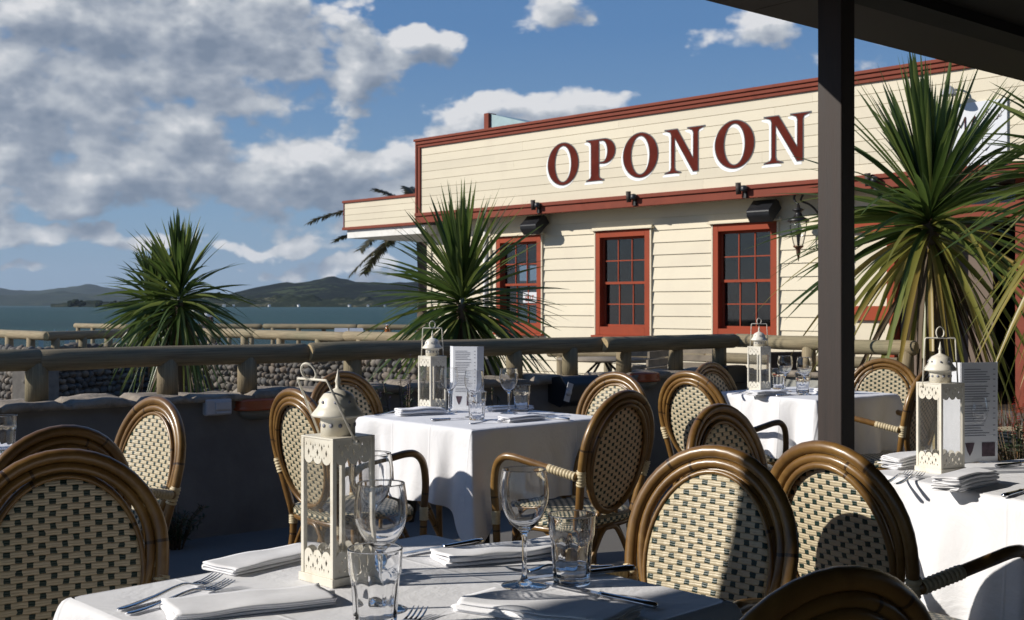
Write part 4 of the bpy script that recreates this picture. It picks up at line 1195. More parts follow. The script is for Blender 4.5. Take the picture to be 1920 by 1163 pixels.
# ================================================================== LANTERNS
def scallop_panel(w,h,up,seed=0,n=3):
    # plate from y=0 (attached edge) to y=h with scalloped free edge and cut-outs
    out=[(0,0),(w,0)]
    r=w/n
    for i in range(n):
        cx=w-(i+.5)*r
        for k in range(7):
            t=PI*k/6; out.append((cx+r*.5*math.cos(t)*.98,h*.72+h*.28*math.sin(t)))
    holes=[]
    m=2*n-1
    for i in range(m):
        cx=w*(i+1)/(m+1); cy=h*(.55 if i%2==0 else .35); a=w*.030*(1.3 if i%2==0 else 1); b=h*.15
        holes.append([(cx-a,cy),(cx,cy-b),(cx+a,cy),(cx,cy+b)])
    for i in range(m-1):
        cx=w*(i+1.5)/(m+1); cy=h*.72; holes.append([(cx-w*.02,cy+h*.05),(cx,cy-h*.06),(cx+w*.02,cy+h*.05)])
    for i in range(m+1):
        cx=w*(i+.5)/(m+1); cy=h*.22; holes.append([(cx-w*.022,cy+h*.07),(cx,cy-h*.07),(cx+w*.022,cy+h*.07)])
    L=[out]+holes
    if not up: L=[[(p[0],-p[1]) for p in l] for l in L]
    return L
def lantern_proto(s=.090,hb=.245):
    o=thing('lantern','','lantern')
    a=s/2; t=.008
    q=MB()
    q.bbox(-a-.003,a+.003,-a-.003,a+.003,0,.014); 
    for sx in(-1,1):
        for sy in(-1,1): q.box((sx*(a-t/2),sy*(a-t/2),.014+(hb-.014)/2),(t,t,hb-.014))
    q.bbox(-a,a,-a,a,hb,hb+.003)
    q.build('frame',M['cream_metal'],o,bevel=.0008)
    w=s-2*t
    for k in range(4):
        Mk=Matrix.Rotation(k*PI/2,4,'Z')
        T=Mk@Matrix(((1,0,0,-w/2),(0,0,-1,-a+.0015),(0,1,0,.014),(0,0,0,1)))
        q=MB(); q.poly(scallop_panel(w,.043,True),M=T); pf_=q.build('filigree',M['cream_metal'],o); q=MB()
        T2=Mk@Matrix(((1,0,0,-w/2),(0,0,-1,-a+.0015),(0,1,0,hb),(0,0,0,1)))
        q.poly(scallop_panel(w,.043,False),M=T2)
        for p in (pf_,q.build('filigree',M['cream_metal'],o)): sd=p.modifiers.new('s','SOLIDIFY'); sd.thickness=.0012
        q=MB(); q.box((0,0,0),(w+.004,.0015,hb-.02),M=Mk@Matrix.Translation((0,-a+.005,.014+(hb-.014)/2))); q.build('glass_pane',M['pane'],o)
    q=MB()
    r0=s*.33
    q.lathe([(r0,hb+.003),(r0,hb+.030),(r0*1.02,hb+.033),(s*.50,hb+.036),(s*.505,hb+.039),(s*.40,hb+.050),(s*.36,hb+.056),(s*.35,hb+.064),(s*.27,hb+.074),(s*.13,hb+.080),(s*.05,hb+.084),(s*.045,hb+.092),(s*.06,hb+.095),(s*.035,hb+.103),(0,hb+.118)],28)
    cp=q.build('cap',M['cream_metal'],o)
    q=MB()
    for k in range(12):
        t_=2*PI*k/12; q.tube([(r0*math.cos(t_)*.99,r0*math.sin(t_)*.99,hb+.021),(r0*math.cos(t_)*1.035,r0*math.sin(t_)*1.035,hb+.021)],.0038,6)
    for k in range(8):
        t_=2*PI*k/8; q.tube([(s*.335*math.cos(t_),s*.335*math.sin(t_),hb+.060),(s*.366*math.cos(t_),s*.366*math.sin(t_),hb+.0615)],.0028,6)
    q.build('vent_hole',M['ink'],cp)
    return o
LP=lantern_proto()
q=MB(); q.lathe([(0,.030),(.012,.029),(.026,.022),(.036,.016),(.036,.0145),(0,.0143)],20)
for i_ in range(len(q.v)): q.v[i_].z+=.004*noise.noise(q.v[i_]*60) if q.v[i_].z>.018 else 0
q.build('sand_bed',M['sand'],LP)
def lantern(loc,rz,scale,swing,label,first=[True],haxis=0,hh=.125):
    if first[0]: o=LP; first[0]=False
    else:
        o=LP.copy(); col.objects.link(o)
        for ch in LP.children:
            if not ch.name.startswith('handle'): tree_copy(ch,o)
    o['label']=label; o['group']='cream metal table lanterns'
    o.location=(loc[0],loc[1],TZ); o.rotation_euler=(0,0,rz); o.scale=(scale,)*3
    s=.09;hb=.245;a=s/2
    q=MB()
    HM=Matrix.Rotation(haxis,4,'Z')@Matrix.Translation((0,0,hb-.006))@Matrix.Rotation(swing,4,'X')
    w=a+.004; h=hh
    q.tube([(-w,0,0),(-w*.86,0,h-.004),(-w*.84,0,h),(-w*.80,0,h+.002),(w*.80,0,h+.002),(w*.84,0,h),(w*.86,0,h-.004),(w,0,0)],.0022,8,M=HM)
    q.tube([(-w-.006,0,0),(-w+.006,0,0)],.004,8,M=HM); q.tube([(w-.006,0,0),(w+.006,0,0)],.004,8,M=HM)
    hd=q.build('handle',M['cream_metal'],o)
    q=MB(); q.tube([(.0135*math.sin(2*PI*i/20),0,h+.017+.0155*math.cos(2*PI*i/20)) for i in range(20)],.0021,8,closed=True,M=HM@Matrix.Rotation(R(20),4,'Z')); q.build('ring',M['cream_metal'],hd)
    return o
pl=onz(624,1108,TT)
lantern((pl.x-.001,pl.y+.064),R(46),1.0,R(-27),'tallest cream lantern in the foreground with its handle tipped left',haxis=R(90),hh=.118)
pl=onz(808,777,TT); lantern((pl.x+.002,pl.y+.063),R(42),1.0,0,'cream lantern on the middle left table before the menu holder',haxis=R(-42),hh=.13)
pl=onz(1429,738,TT); lantern((pl.x-.003,pl.y+.063),R(40),1.0,0,'cream lantern on the table left of the post',haxis=R(-40),hh=.13)
pl=onz(1790,893,TT); lantern((pl.x-.018,pl.y+.060),R(27),1.02,0,'cream lantern on the right table in front of its menu',haxis=R(-27),hh=.13)

# ================================================================== GLASSES
def wineglass_proto():
    o=thing('wine_glass','','wine glass')
    out=[(.0385,.0),(.0385,.0012),(.030,.003),(.012,.006),(.006,.012),(.0042,.025),(.0040,.06),(.0046,.082),(.009,.092),(.022,.104),(.034,.122),(.0405,.143),(.0415,.160),(.0395,.178),(.0372,.1935),(.0370,.1956)]
    inn=[(.0366,.1962),(.0361,.1956),(.0361,.1935),(.0385,.178),(.0404,.160),(.0394,.143),(.0330,.1235),(.021,.1065),(.008,.098),(.0,.0965)]
    q=MB(); q.lathe([(.0,.0)]+catm2(out,3)+catm2(inn,3),40)
    q.build('bowl_and_stem',M['glass'],o,merge=True)
    return o
def catm2(p,k):
    return [(max(0,v.x),v.y) for v in catmull([(a,b,0) for a,b in p],k)]
def tumbler_proto(water=False):
    o=thing('water_tumbler','','tumbler')
    def fl(r,z,a,i):
        if i<=nout and .006<z<.075: return r-.0016*(1-abs(math.cos(a*5)))*min(1,(z-.006)/.01)*min(1,(.075-z)/.012)*1.2
        return r
    out=[(.028,0),(.031,.002),(.0315,.006),(.0325,.02),(.034,.045),(.0352,.066),(.0362,.078),(.0385,.084),(.0395,.1),(.0402,.1165),(.0402,.1180)]
    out=[(0,0)]+out; nout=len(out)-1
    inn=[(.0397,.1188),(.0387,.1188),(.0383,.1180),(.0383,.1165),(.0376,.1),(.0362,.084),(.033,.070),(.030,.03),(.028,.014),(.022,.011),(0,.0105)]
    q=MB(); q.lathe(out+inn,60,fl=fl); q.build('tumbler_glass',M['tglass'],o,merge=True)
    return o
WG=wineglass_proto(); TU=tumbler_proto()
cnt={}
def put(proto,x,y,label,group,rz=0,z=TZ,key=None):
    k=id(proto)
    if k not in cnt: cnt[k]=1; o=proto
    else: o=tree_copy(proto)
    o.location=(x,y,z); o.rotation_euler=(0,0,rz); o['label']=label; o['group']=group; return o
GW='stemmed wine glasses on the tables'; GT='ribbed water tumblers on the tables'
def P_(px,py): return onz(px,py,TT)
def putp(proto,px,py,label,group,rz=0): p=P_(px,py); return put(proto,p.x,p.y,label,group,rz)
putp(WG,983,1103,'nearest sunlit wine glass standing beside the front tumbler',GW)
put(WG,-.203,1.80,'wine glass directly behind the bottom edge tumbler',GW)
put(WG,-.262,2.165,'wine glass half hidden behind the front lantern',GW)
putp(TU,1072,1100,'ribbed tumbler right of the nearest wine glass',GT,.2)
put(TU,-.199,1.690,'ribbed tumbler cut by the bottom edge of the photo',GT,.5)
putp(WG,889,784,'wine glass on the middle table behind the nearer tumbler',GW)
putp(WG,954,777,'rightmost wine glass on the middle table',GW)
putp(WG,842,775,'wine glass before the menu holder on the middle table',GW)
putp(TU,894,790,'ribbed tumbler at the front of the middle table',GT)
putp(TU,978,774,'ribbed tumbler beside the rightmost wine glass of the middle table',GT,.3)
putp(TU,856,768,'ribbed tumbler before the menu holder on the middle table',GT,.1)
putp(WG,1472,736,'left wine glass on the table by the post',GW)
putp(WG,1508,741,'right wine glass on the table by the post',GW)
putp(TU,1459,732,'rear ribbed tumbler right of the lantern by the post',GT)
putp(TU,1505,742,'front ribbed tumbler beside the post',GT,.3)
putp(WG,1826,868,'wine glass between the right lantern and its menu',GW)
p=at(8,845,3.72); put(TU,p.x,p.y,'ribbed tumbler at the left edge of the photo',GT)

# ================================================================== NAPKINS, CUTLERY, MENUS
def napkin(c,ang,L,W,hh,layers,label,seed,ragged=.006,bend=0.0,z=TZ):
    # one cloth folded back and forth: a serpentine section run along the length
    random.seed(seed)
    th=hh/(layers*1.0)
    sec=[]
    for k in range(layers):
        zc=th*(k+.5)
        w0=W*(.5-random.uniform(0,.05)); w1=W*(.5-random.uniform(0,.05))
        a=[(-w0,zc),(-w0*.3,zc+th*.1*random.uniform(-1,1)),(w1*.4,zc+th*.1*random.uniform(-1,1)),(w1,zc)]
        if k%2: a=a[::-1]
        sec+=a
        if k<layers-1:
            x=a[-1][0]; sec.append((x+math.copysign(th*.45,x),zc+th*.5))
    P=catm3(sec,3)
    n=len(P); t=th*.30
    # outline of thick line
    up=[];dn=[]
    for i in range(n):
        a=P[max(0,i-1)];b=P[min(n-1,i+1)]; d=Vector((b[0]-a[0],b[1]-a[1])); 
        if d.length<1e-9: d=Vector((1,0))
        d.normalize(); nn=Vector((-d.y,d.x))*t
        up.append((P[i][0]+nn.x,P[i][1]+nn.y)); dn.append((P[i][0]-nn.x,P[i][1]-nn.y))
    loop=up+dn[::-1]; m=len(loop)
    q=MB(); vs=[];fs=[];ns=26
    ph=random.random()*20
    for j in range(ns+1):
        s=j/ns; x=(s-.5)*L
        endf=max(0,1-min(s,1-s)/.05)
        for i,(y,z_) in enumerate(loop):
            lay=int(z_/th)
            e_=(1 if s>.5 else -1)*ragged*noise.noise(Vector((lay*7.3+ph,s>.5,y*20)))*3 if min(s,1-s)<.12 else 0
            wv=.0035*noise.noise(Vector((x*13+ph,y*16,z_*3)))*(z_/hh+.15)
            puff=1+.10*math.sin(s*PI)+.12*noise.noise(Vector((x*9,ph,0)))
            vs.append((x+e_, y*(1+.04*noise.noise(Vector((x*10,ph,3))))+bend*(s-.5)**2*L+.004*noise.noise(Vector((x*12,ph,lay))), max(.0008,z_*puff+wv)))
    for j in range(ns):
        for i in range(m): a=j*m+i;b=j*m+(i+1)%m; fs.append((a,b,b+m,a+m))
    for i in range(n-1):
        fs.append((i,m-1-i,m-2-i,i+1)); o_=ns*m; fs.append((o_+i,o_+i+1,o_+m-2-i,o_+m-1-i))
    q.add(vs,fs)
    o=q.build('napkin',M['napkin']); o.location=(c[0],c[1],z); o.rotation_euler=(0,0,ang)
    return tag(o,label,'napkin',group='folded white napkins')
def catm3(p,k): return [(v.x,v.y) for v in catmull([(a,b,0) for a,b in p],k)]
def seg(px0,py0,px1,py1):
    a=P_(px0,py0);b=P_(px1,py1); return (a+b)/2,math.atan2((b-a).y,(b-a).x),(b-a).length
c,a,l=seg(400,1082,610,1036); napkin(c,a,.24,.085,.015,3,'flat folded napkin on the nearest table, behind the crossed forks',1,.003)
c,a,l=seg(330,1150,625,1118); napkin((c.x-.005,c.y-.03),a,l*1.0,.11,.014,3,'large flat napkin in front of the tall lantern at the bottom edge',2,.004)
c,a,l=seg(838,1062,1060,1038); napkin((c.x,c.y),a,.26,.085,.021,3,'folded napkin striped by shadows behind the nearest wine glass',3,.004,bend=.2)
c,a,l=seg(880,1130,1180,1172); napkin((c.x,c.y-.02),a,.26,.11,.016,4,'folded napkin at the bottom edge below the nearest wine glass',4,.005)
c,a,l=seg(738,782,838,778); napkin(c,a+.05,.21,.075,.030,4,'rolled napkin beside the middle table lantern',5,.004)
c,a,l=seg(905,776,1004,772); napkin((c.x,c.y+.05),a,.20,.07,.022,4,'folded napkin behind the right glasses of the middle table',6,.004)
c,a,l=seg(925,795,1012,788); napkin((c.x+.02,c.y+.00),a,.19,.07,.022,4,'folded napkin at the near right side of the middle table',7,.004)
c,a,l=seg(1402,745,1470,741); napkin(c,a-.1,.20,.085,.024,5,'folded napkin in front of the lantern by the post',8,.005)
c,a,l=seg(1528,741,1600,739); napkin(c,a,.20,.075,.03,5,'folded napkin split by the post on the rear table',9,.005)
c,a,l=seg(1640,884,1770,866); napkin((c.x,c.y-.02),a,.215,.065,.034,8,'thick ragged napkin left of the right lantern',10,.007)
c,a,l=seg(1745,932,1870,902); napkin((c.x,c.y),a,.225,.07,.036,8,'thick ragged napkin in front of the right lantern',11,.007)

def fork_proto():
    o=thing('fork','','fork'); q=MB()
    # handle to neck, x forward
    def strip(pts):
        # pts (x, halfwidth, z, thick)
        vs=[];fs=[]
        for x,w,z,t in pts:
            vs+=[(x,-w,z),(x,-w*.5,z+t),(x,w*.5,z+t),(x,w,z),(x,w*.5,z-t),(x,-w*.5,z-t)]
        for i in range(len(pts)-1):
            for k in range(6): fs.append((i*6+k,i*6+(k+1)%6,(i+1)*6+(k+1)%6,(i+1)*6+k))
        fs.append(tuple(range(6))[::-1]); fs.append(tuple((len(pts)-1)*6+k for k in range(6)))
        q.add(vs,fs)
    strip([(0,.004,.003,.0012),(.006,.009,.003,.0015),(.03,.0088,.003,.0018),(.07,.006,.006,.002),(.105,.0032,.011,.0022),(.125,.003,.0125,.0022),(.135,.0055,.0115,.0016),(.145,.0115,.0085,.0012),(.155,.0128,.006,.0011),(.162,.0128,.0055,.001)])
    for k in range(4):
        y=(k-1.5)*.0073
        pts=[(.160,.0024,.0055,.001),(.175,.0021,.006,.001),(.190,.0018,.009,.001),(.203,.0008,.0135,.0006)]
        vs0=len(q.v); strip(pts)
        for i in range(vs0,len(q.v)): q.v[i].y+=y
    q.build('fork_body',M['steel'],o); return o
def knife_proto():
    o=thing('table_knife','','knife'); q=MB()
    pr=[(0,.003),(.004,.0085),(.02,.0092),(.06,.0075),(.10,.0066),(.108,.008)]
    q.lathe([(r,x) for x,r in pr]+[(.004,.110)],14,M=Matrix(((0,0,1,0),(1,0,0,0),(0,.62,0,.0052),(0,0,0,1))))
    q.build('handle',M['steel'],o)
    q=MB(); 
    q.extr([(.106,-.004),(.118,-.007),(.17,-.009),(.205,-.007),(.222,.001),(.214,.007),(.16,.008),(.106,.006)],.0045,.0062)
    q.build('blade',M['steel'],o); return o
FK=fork_proto(); KN=knife_proto()
def cut(proto,x0,y0,x1,y1,label,group,roll=0,L=.205,z=TZ):
    a=P_(x0,y0);b=P_(x1,y1); ang=math.atan2((b-a).y,(b-a).x)
    o=put(proto,a.x,a.y,label,group,ang,z); o.scale=((b-a).length/L,1,1) if abs((b-a).length/L-1)<.25 else (1,1,1); return o
GK='stainless table cutlery'
cut(FK,222,1152,411,1094,'rear one of the two crossed forks on the nearest table',GK)
cut(FK,238,1160,434,1106,'nearer one of the two crossed forks on the nearest table',GK)
cut(FK,1150,1068,1000,1080,'fork seen through the ribbed tumbler on the nearest table',GK)
cut(FK,700,1240,790,1158,'fork whose tine tips show at the bottom edge',GK)
cut(KN,1232,1148,1022,1103,'knife with shiny handle right of the nearest wine glass',GK,L=.222)
cut(KN,905,1022,750,1049,'dark knife on the far corner of the nearest table',GK,L=.222)
cut(KN,1190,1074,1060,1088,'knife in shadow behind the ribbed tumbler',GK,L=.222)
cut(KN,808,792,880,788,'knife in front of the middle lantern',GK,L=.222)
cut(FK,702,782,740,778,'fork at the left corner of the middle table',GK)
cut(FK,880,798,948,794,'fork at the front corner of the middle table',GK)
cut(KN,1068,790,1005,786,'knife at the right side of the middle table',GK,L=.222)
cut(FK,1040,780,985,783,'fork at the right side of the middle table',GK)
cut(KN,1455,745,1510,742,'knife on the table by the post',GK,L=.222)
cut(FK,1372,742,1412,739,'fork on the table by the post',GK)
cut(FK,1658,911,1729,886,'rear crossed fork left of the right lantern',GK)
cut(FK,1681,913,1750,888,'front crossed fork left of the right lantern',GK)
cut(KN,1882,937,2010,900,'knife at the right edge of the photo',GK,L=.222)
cut(KN,1868,880,1990,866,'knife behind the right lantern by the menu foot',GK,L=.222)

def menu(loc,rz,label,w=.10,h=.285,prints=True):
    o=thing('menu_holder',label,'menu',(loc[0],loc[1],TZ),rz,'standing folded menus')
    def pnl(x0,y0,x1,y1):
        a=Vector((x0,y0,0));b=Vector((x1,y1,0)); d=(b-a).normalized(); n=Vector((-d.y,d.x,0))*.0012
        q=MB(); vs=[a-n,b-n,b+n,a+n]; vs=[v+Vector((0,0,.001)) for v in vs]+[v+Vector((0,0,h)) for v in vs]
        q.add(vs,[(0,3,2,1),(4,5,6,7),(0,1,5,4),(1,2,6,5),(2,3,7,6),(3,0,4,7)],smooth=False)
        return q.build('menu_panel',M['paper'],o)
    c=pnl(-w/2,0,w/2,0); pnl(-w/2-.028,.05,-w/2-.001,.002); pnl(w/2+.001,.002,w/2+.022,.034)
    q=MB(); random.seed(int(loc[0]*100)); z=h-.022; i=0
    while z>.075:
        if i%7==6: z-=.006
        wd=random.uniform(.45,.72)*w
        q.bbox(-w*.42,-w*.42+wd,-.0022,-.0016,z,z+.0022)
        if i%2==0: q.bbox(w*.37,w*.43,-.0022,-.0016,z,z+.0022)
        z-=.0075; i+=1
    q.build('menu_text_lines',M['ink'],c)
    q=MB(); q.bbox(w*.06,w*.42,-.0024,-.0016,.018,.06); q.build('printed_picture',M['photoink'],c); q=MB(); q.add([(-w*.40,-.0022,.06),(-w*.14,-.0022,.06),(-w*.2,-.0022,.035),(-w*.27,-.0022,.02),(-w*.34,-.0022,.035)],[(0,1,2,3,4)],smooth=False)
    q.build('printed_picture',M['photoink'],c)
    return o
p=P_(872,771); menu((p.x,p.y+.03),R(-12),'white folded menu with printed lines standing on the middle table',.11,.285)
p=P_(1845,872); menu((p.x-.006,p.y+.02),R(14),'large white folded menu with dark picture at its foot on the right table',.125,.300)

# ================================================================== THINGS ON THE WALL
def onwall(px,py,y=.0):
    k=(px-CX)/F; p=WA+WN*y
    t=(k*p.y-p.x)/(WD.x-k*WD.y); Y=p.y+t*WD.y
    return Vector((p.x+t*WD.x,Y,H-(py-HY)/F*Y))
p=onwall(406,763,.03)
o=thing('power_outlet','pale grey weatherproof power outlet box on the dark wall left of the terracotta lamp','outlet',p,WRZ)
q=MB(); q.box((0,0,0),(.145,.07,.085)); q.build('housing',M['grey_plastic'],o,bevel=.008)
q=MB(); q.box((.02,-.040,.008),(.085,.012,.042)); q.box((.02,-.04,-.028),(.08,.01,.014)); q.build('flap_cover',M['grey_plastic'],o,bevel=.003)
p=onwall(478,764,.0)
o=thing('wall_light','terracotta shaded wall lamp with dull lens on the dark wall','wall lamp',p,WRZ,'terracotta wall lamps')
def wall_light(o,m):
    q=MB(); prof=[(.13,-.01),(.135,.0),(.12,.012),(.132,.02),(.118,.032),(.13,.04),(.115,.05),(.02,.058),(0,.058)]
    q.lathe(prof,28); 
    for vv in q.v: vv.y=min(vv.y*.75,.0)
    q.build('shade',m,o)
    q=MB(); q.lathe([(.0,-.07),(.06,-.066),(.10,-.045),(.118,-.01)],24)
    for vv in q.v: vv.y=min(vv.y*.7,-.0)
    q.build('lens',M['opal'],o)
wall_light(o,M['terracotta'])
p=onwall(1206,712,.0)
o=thing('wall_light','dark brick coloured wall lamp behind the lit chair hoops','wall lamp',p,WRZ,'terracotta wall lamps'); wall_light(o,M['terracotta'])
# black outdoor speaker hanging on wall
p=onwall(1078,732,.10)
o=thing('outdoor_speaker','wedge shaped black outdoor speaker with pale badge on the terrace wall','speaker',p,WRZ)
q=MB(); q.extr([(-.09,-.07),(-.04,-.10),(.09,-.07),(.09,.08),(-.05,.10),(-.10,.04)],-.16,.15,M=Matrix(((0,0,1,0),(1,0,0,0),(0,1,0,0),(0,0,0,1)))); q.build('cabinet',M['black'],o,bevel=.015)
q=MB(); q.box((0,0,0),(.045,.004,.12),M=Matrix.Translation((-.145,-.108,.0))@Matrix.Rotation(R(18),4,'Y')); q.lathe([(.02,-.004),(.024,0),(.02,.004)],20,M=Matrix.Translation((-.145,-.112,0))@Matrix.Rotation(R(90),4,'X')); q.build('badge',M['grey_plastic'],o)
# small dark box by the corner
p=onwall(1372,702,.05)
o=thing('utility_box','dark utility box under the wall capping left of the rear lantern','utility box',p,WRZ)
q=MB(); q.box((0,0,0),(.22,.1,.13)); q.build('box_body',M['black'],o,bevel=.01); q=MB(); q.box((0,-.053,.04),(.2,.008,.02)); q.build('hinge',M['iron'],o)

# ================================================================== PLANTS
def strap(q,base,az,el,L,w,droop,seg=7,twist=0):
    d=Vector((math.cos(az)*math.cos(el),math.sin(az)*math.cos(el),math.sin(el)))
    side=Vector((-math.sin(az),math.cos(az),0))
    side=(Matrix.Rotation(twist,3,d)@side)
    vs=[];uv=[];p=Vector(base); prev=p
    for i in range(seg+1):
        t=i/seg
        pos=Vector(base)+d*(L*t)+Vector((0,0,-droop*L*t*t))
        ww=w*.5*(.55+.9*t if t<.35 else (1-((t-.35)/.65)**1.8)*.865+.0)
        tn=(d+Vector((0,0,-2*droop*t))).normalized(); nn=tn.cross(side).normalized()
        vs+= [pos-side*ww+nn*ww*.35,pos-nn*ww*.15*0,pos+side*ww+nn*ww*.35]; uv+=[(0,L*t),(w/2,L*t),(w,L*t)]
    fs=[]
    for i in range(seg):
        a=i*3; fs+=[(a,a+1,a+4,a+3),(a+1,a+2,a+5,a+4)]
    q.add(vs,fs,uv)
def cabbage(label,base,crown_z,L,w,nup,ndown,seed,trunk_r=.07,lean=(0,0),heads=None,down='leafold'):
    random.seed(seed)
    o=thing('cabbage_tree',label,'tree',base,0,'spiky cabbage trees')
    heads=heads or [((lean[0],lean[1],crown_z),1.0)]
    q=MB()
    for (hx,hy,hz),sc in heads:
        pts=catmull([(0,0,0),(hx*.3,hy*.3,hz*.35),(hx*.8,hy*.8,hz*.75),(hx,hy,hz-.10)],5)
        q.tube(pts,[trunk_r*(1-.35*i/(len(pts)-1))*(1+.12*noise.noise(Vector((i*1.7,seed,0)))) for i in range(len(pts))],12)
    q.build('trunk',M['bark'],o)
    qa,qb,qc=MB(),MB(),MB()
    for (hx,hy,hz),sc in heads:
        for i in range(int(nup*sc)):
            k=(i+.5)/(nup*sc)
            el=R(89)-R(100)*k**1.15+random.gauss(0,R(6)); az=random.uniform(0,2*PI)
            zb=hz+.10*sc*(1-k)-.14*k*sc; l=L*sc*random.uniform(.80,1.04)*(.86+.14*min(1,k*4))
            strap(qa,(hx+.02*math.cos(az),hy+.02*math.sin(az),zb),az,el,l,w*random.uniform(.8,1.1),(.04+.30*k*random.uniform(.6,1.4))*(2.2 if random.random()<.12 else 1),7,random.gauss(0,.5))
        for i in range(int(ndown*sc)):
            k=(i+.5)/(ndown*sc); az=random.uniform(0,2*PI)
            el=R(10)-R(78)*k+random.gauss(0,R(12)); zb=hz-.12*sc-.12*k*sc
            strap(qb,(hx+.03*math.cos(az),hy+.03*math.sin(az),zb),az,el,L*sc*random.uniform(.75,1.0),w*random.uniform(.7,1),.30+.45*random.random(),8,random.gauss(0,.5))
        for i in range(int(ndown*.5*sc)):
            az=random.uniform(0,2*PI); k=random.random()
            strap(qc,(hx+.05*math.cos(az),hy+.05*math.sin(az),hz-.2*sc-.25*k*sc),az,R(-50)-R(30)*random.random(),L*sc*random.uniform(.5,.8),w*.7,.3,6,random.gauss(0,.8))
    cr=qa.build('crown',M['leaf'],o); 
    qb.build('drooping_leaves',M[down],o); qc.build('dead_leaf_skirt',M['deadleaf'],o)
    return o
b=at(337,HY,8.6); b.z=0
cabbage('smaller dark cabbage tree with two heads standing against the water at left',b,1.30,.64,.036,175,80,31,down='leafmid',heads=[((0,0,1.34),.95),((-.25,.25,1.28),.72)],trunk_r=.05)
b=at(866,HY,8.3); b.z=0
cabbage('cabbage tree in front of the sea end corner of the hotel',b,1.33,.83,.042,180,95,7,down='leafmid',trunk_r=.06)
b=at(1742,HY,8.3); b.z=0
cabbage('largest cabbage tree spreading before the doorway right of the post',b,1.90,1.27,.058,200,62,12,trunk_r=.10)
b=at(2060,HY,7.0); b.z=0
cabbage('cabbage tree beyond the right edge whose leaf tips reach into the photo',b,2.05,.95,.060,130,70,19,trunk_r=.09)

def palm(label,base,cz,fr):
    o=thing('date_palm',label,'tree',base)
    q=MB(); q.tube([(0,0,0),(.05,0,cz*.5),(0,0,cz)],[.28,.24,.26],14); q.build('trunk',M['bark'],o)
    q=MB(); st=MB(); random.seed(4)
    for (az,el,L,dr) in fr:
        d=Vector((math.cos(az)*math.cos(el),math.sin(az)*math.cos(el),math.sin(el)))
        pts=[Vector((0,0,cz))+d*L*t/14+Vector((0,0,-dr*L*(t/14)**2)) for t in range(15)]
        st.tube(pts,[.03*(1-t/16) for t in range(15)],6)
        side=Vector((-math.sin(az),math.cos(az),0))
        for k in range(110):
            t=.12+.88*k/110; i=min(13,int(t*14)); p=pts[i].lerp(pts[i+1],t*14-i); tn=(pts[i+1]-pts[i]).normalized()
            ln=.46*(1-.5*t)*random.uniform(.8,1.1)
            for sg in(-1,1):
                dd=(side*sg*.8+tn*.55+Vector((0,0,random.uniform(-.35,.15)))).normalized()
                w=.022; up=tn.cross(dd).normalized(); wv=tn*w
                e=p+dd*ln+Vector((0,0,-.1*ln))
                q.add([p-wv,p+wv,p+dd*ln*.5+wv,p+dd*ln*.5-wv,e],[(0,1,2,3),(3,2,4)])
    fr_=q.build('fronds',M['palmleaf'],o); st.build('frond_stem',M['deadleaf'],fr_)
    return o
b=at(800,HY,27); b.z=0
fr=[(PI*.97,R(26),3.1,.42),(PI*.93,R(8),2.3,.30),(PI*1.08,R(-12),1.8,.45),(PI*.9,R(48),1.9,.3),(PI*.5,R(30),2.5,.5),(0,R(40),2.4,.5),(PI*1.5,R(20),2.2,.5),(PI*1.25,R(15),2.0,.6),(PI*.7,R(62),1.7,.35),(PI*.8,R(2),2.0,.6),(PI*1.02,R(38),2.2,.55)]
palm('date palm whose arching fronds show under and over the canopy end',b,3.12,fr)

def tuft(name,label,cat,base,n,L,w,m,seed,spread=.5,droop=.5,rad=.12,kind=None,group=None):
    random.seed(seed); q=MB()
    for i in range(n):
        az=random.uniform(0,2*PI); el=PI/2-abs(random.gauss(0,spread)); r=random.uniform(0,rad)
        strap(q,(r*math.cos(az+1),r*math.sin(az+1),0),az,el,L*random.uniform(.5,1.1),w,droop*random.uniform(.4,1.4),5,random.gauss(0,.6))
    o=q.build(name,m); o.location=base; tag(o,label,cat,group,kind); return o
def gp(px,Y,z=0): p=at(px,HY,Y); p.z=z; return p
GG='tan tussock grasses beyond the terrace wall'
tuft('tussock_grass','tan tussock grass right of the third rail post, before the cobbled wall','grass tuft',gp(522,8.3),420,.78,.006,M['tussock'],1,.42,.35,.16,group=GG)
tuft('tussock_grass','narrow tan tussock beside the smaller cabbage tree foot','grass tuft',gp(365,8.4),200,.66,.006,M['tussock'],2,.35,.3,.10,group=GG)
tuft('tussock_grass','tan tussock grass at the right edge behind the menu','grass tuft',gp(1905,8.2),420,.80,.006,M['tussock'],3,.45,.4,.2,group=GG)
tuft('tussock_grass','tan tussock under the largest cabbage tree','grass tuft',gp(1690,8.0),200,.6,.006,M['tussock'],5,.45,.4,.16,group=GG)
def bush(name,label,base,h,r,seed,flowers=None,n=900):
    o=thing(name,label,'shrub',base); random.seed(seed); q=MB(); st=MB(); fl=MB()
    for i in range(26):
        az=random.uniform(0,2*PI); k=random.uniform(0,1); tip=Vector((r*k*math.cos(az),r*k*math.sin(az),h*random.uniform(.65,1.0)))
        st.tube([(0.03*math.cos(az),.03*math.sin(az),0),tip*.5+Vector((0,0,.03)),tip],.003,5)
        for j in range(n//26):
            t=random.uniform(.15,1); p=tip*t; a2=random.uniform(0,2*PI)
            strap(q,p,a2,random.uniform(-.2,1.2),random.uniform(.03,.06),.008,.3,2,random.random())
        if flowers:
            for j in range(10):
                p=tip+Vector((0,0,.012*j)); 
                for m_ in range(3): strap(fl,p,random.uniform(0,6.28),random.uniform(0,1),.014,.010,.2,1)
    st.build('stems',M['deadleaf'],o); q.build('foliage',M['bush'],o)
    if flowers: fl.build('flowers',M[flowers],o)
    return o
def wfront(px,y=.2):
    k=(px-CX)/F; p=WA+WN*y; t=(k*p.y-p.x)/(WD.x-k*WD.y); return Vector((p.x+t*WD.x,p.y+t*WD.y,0))
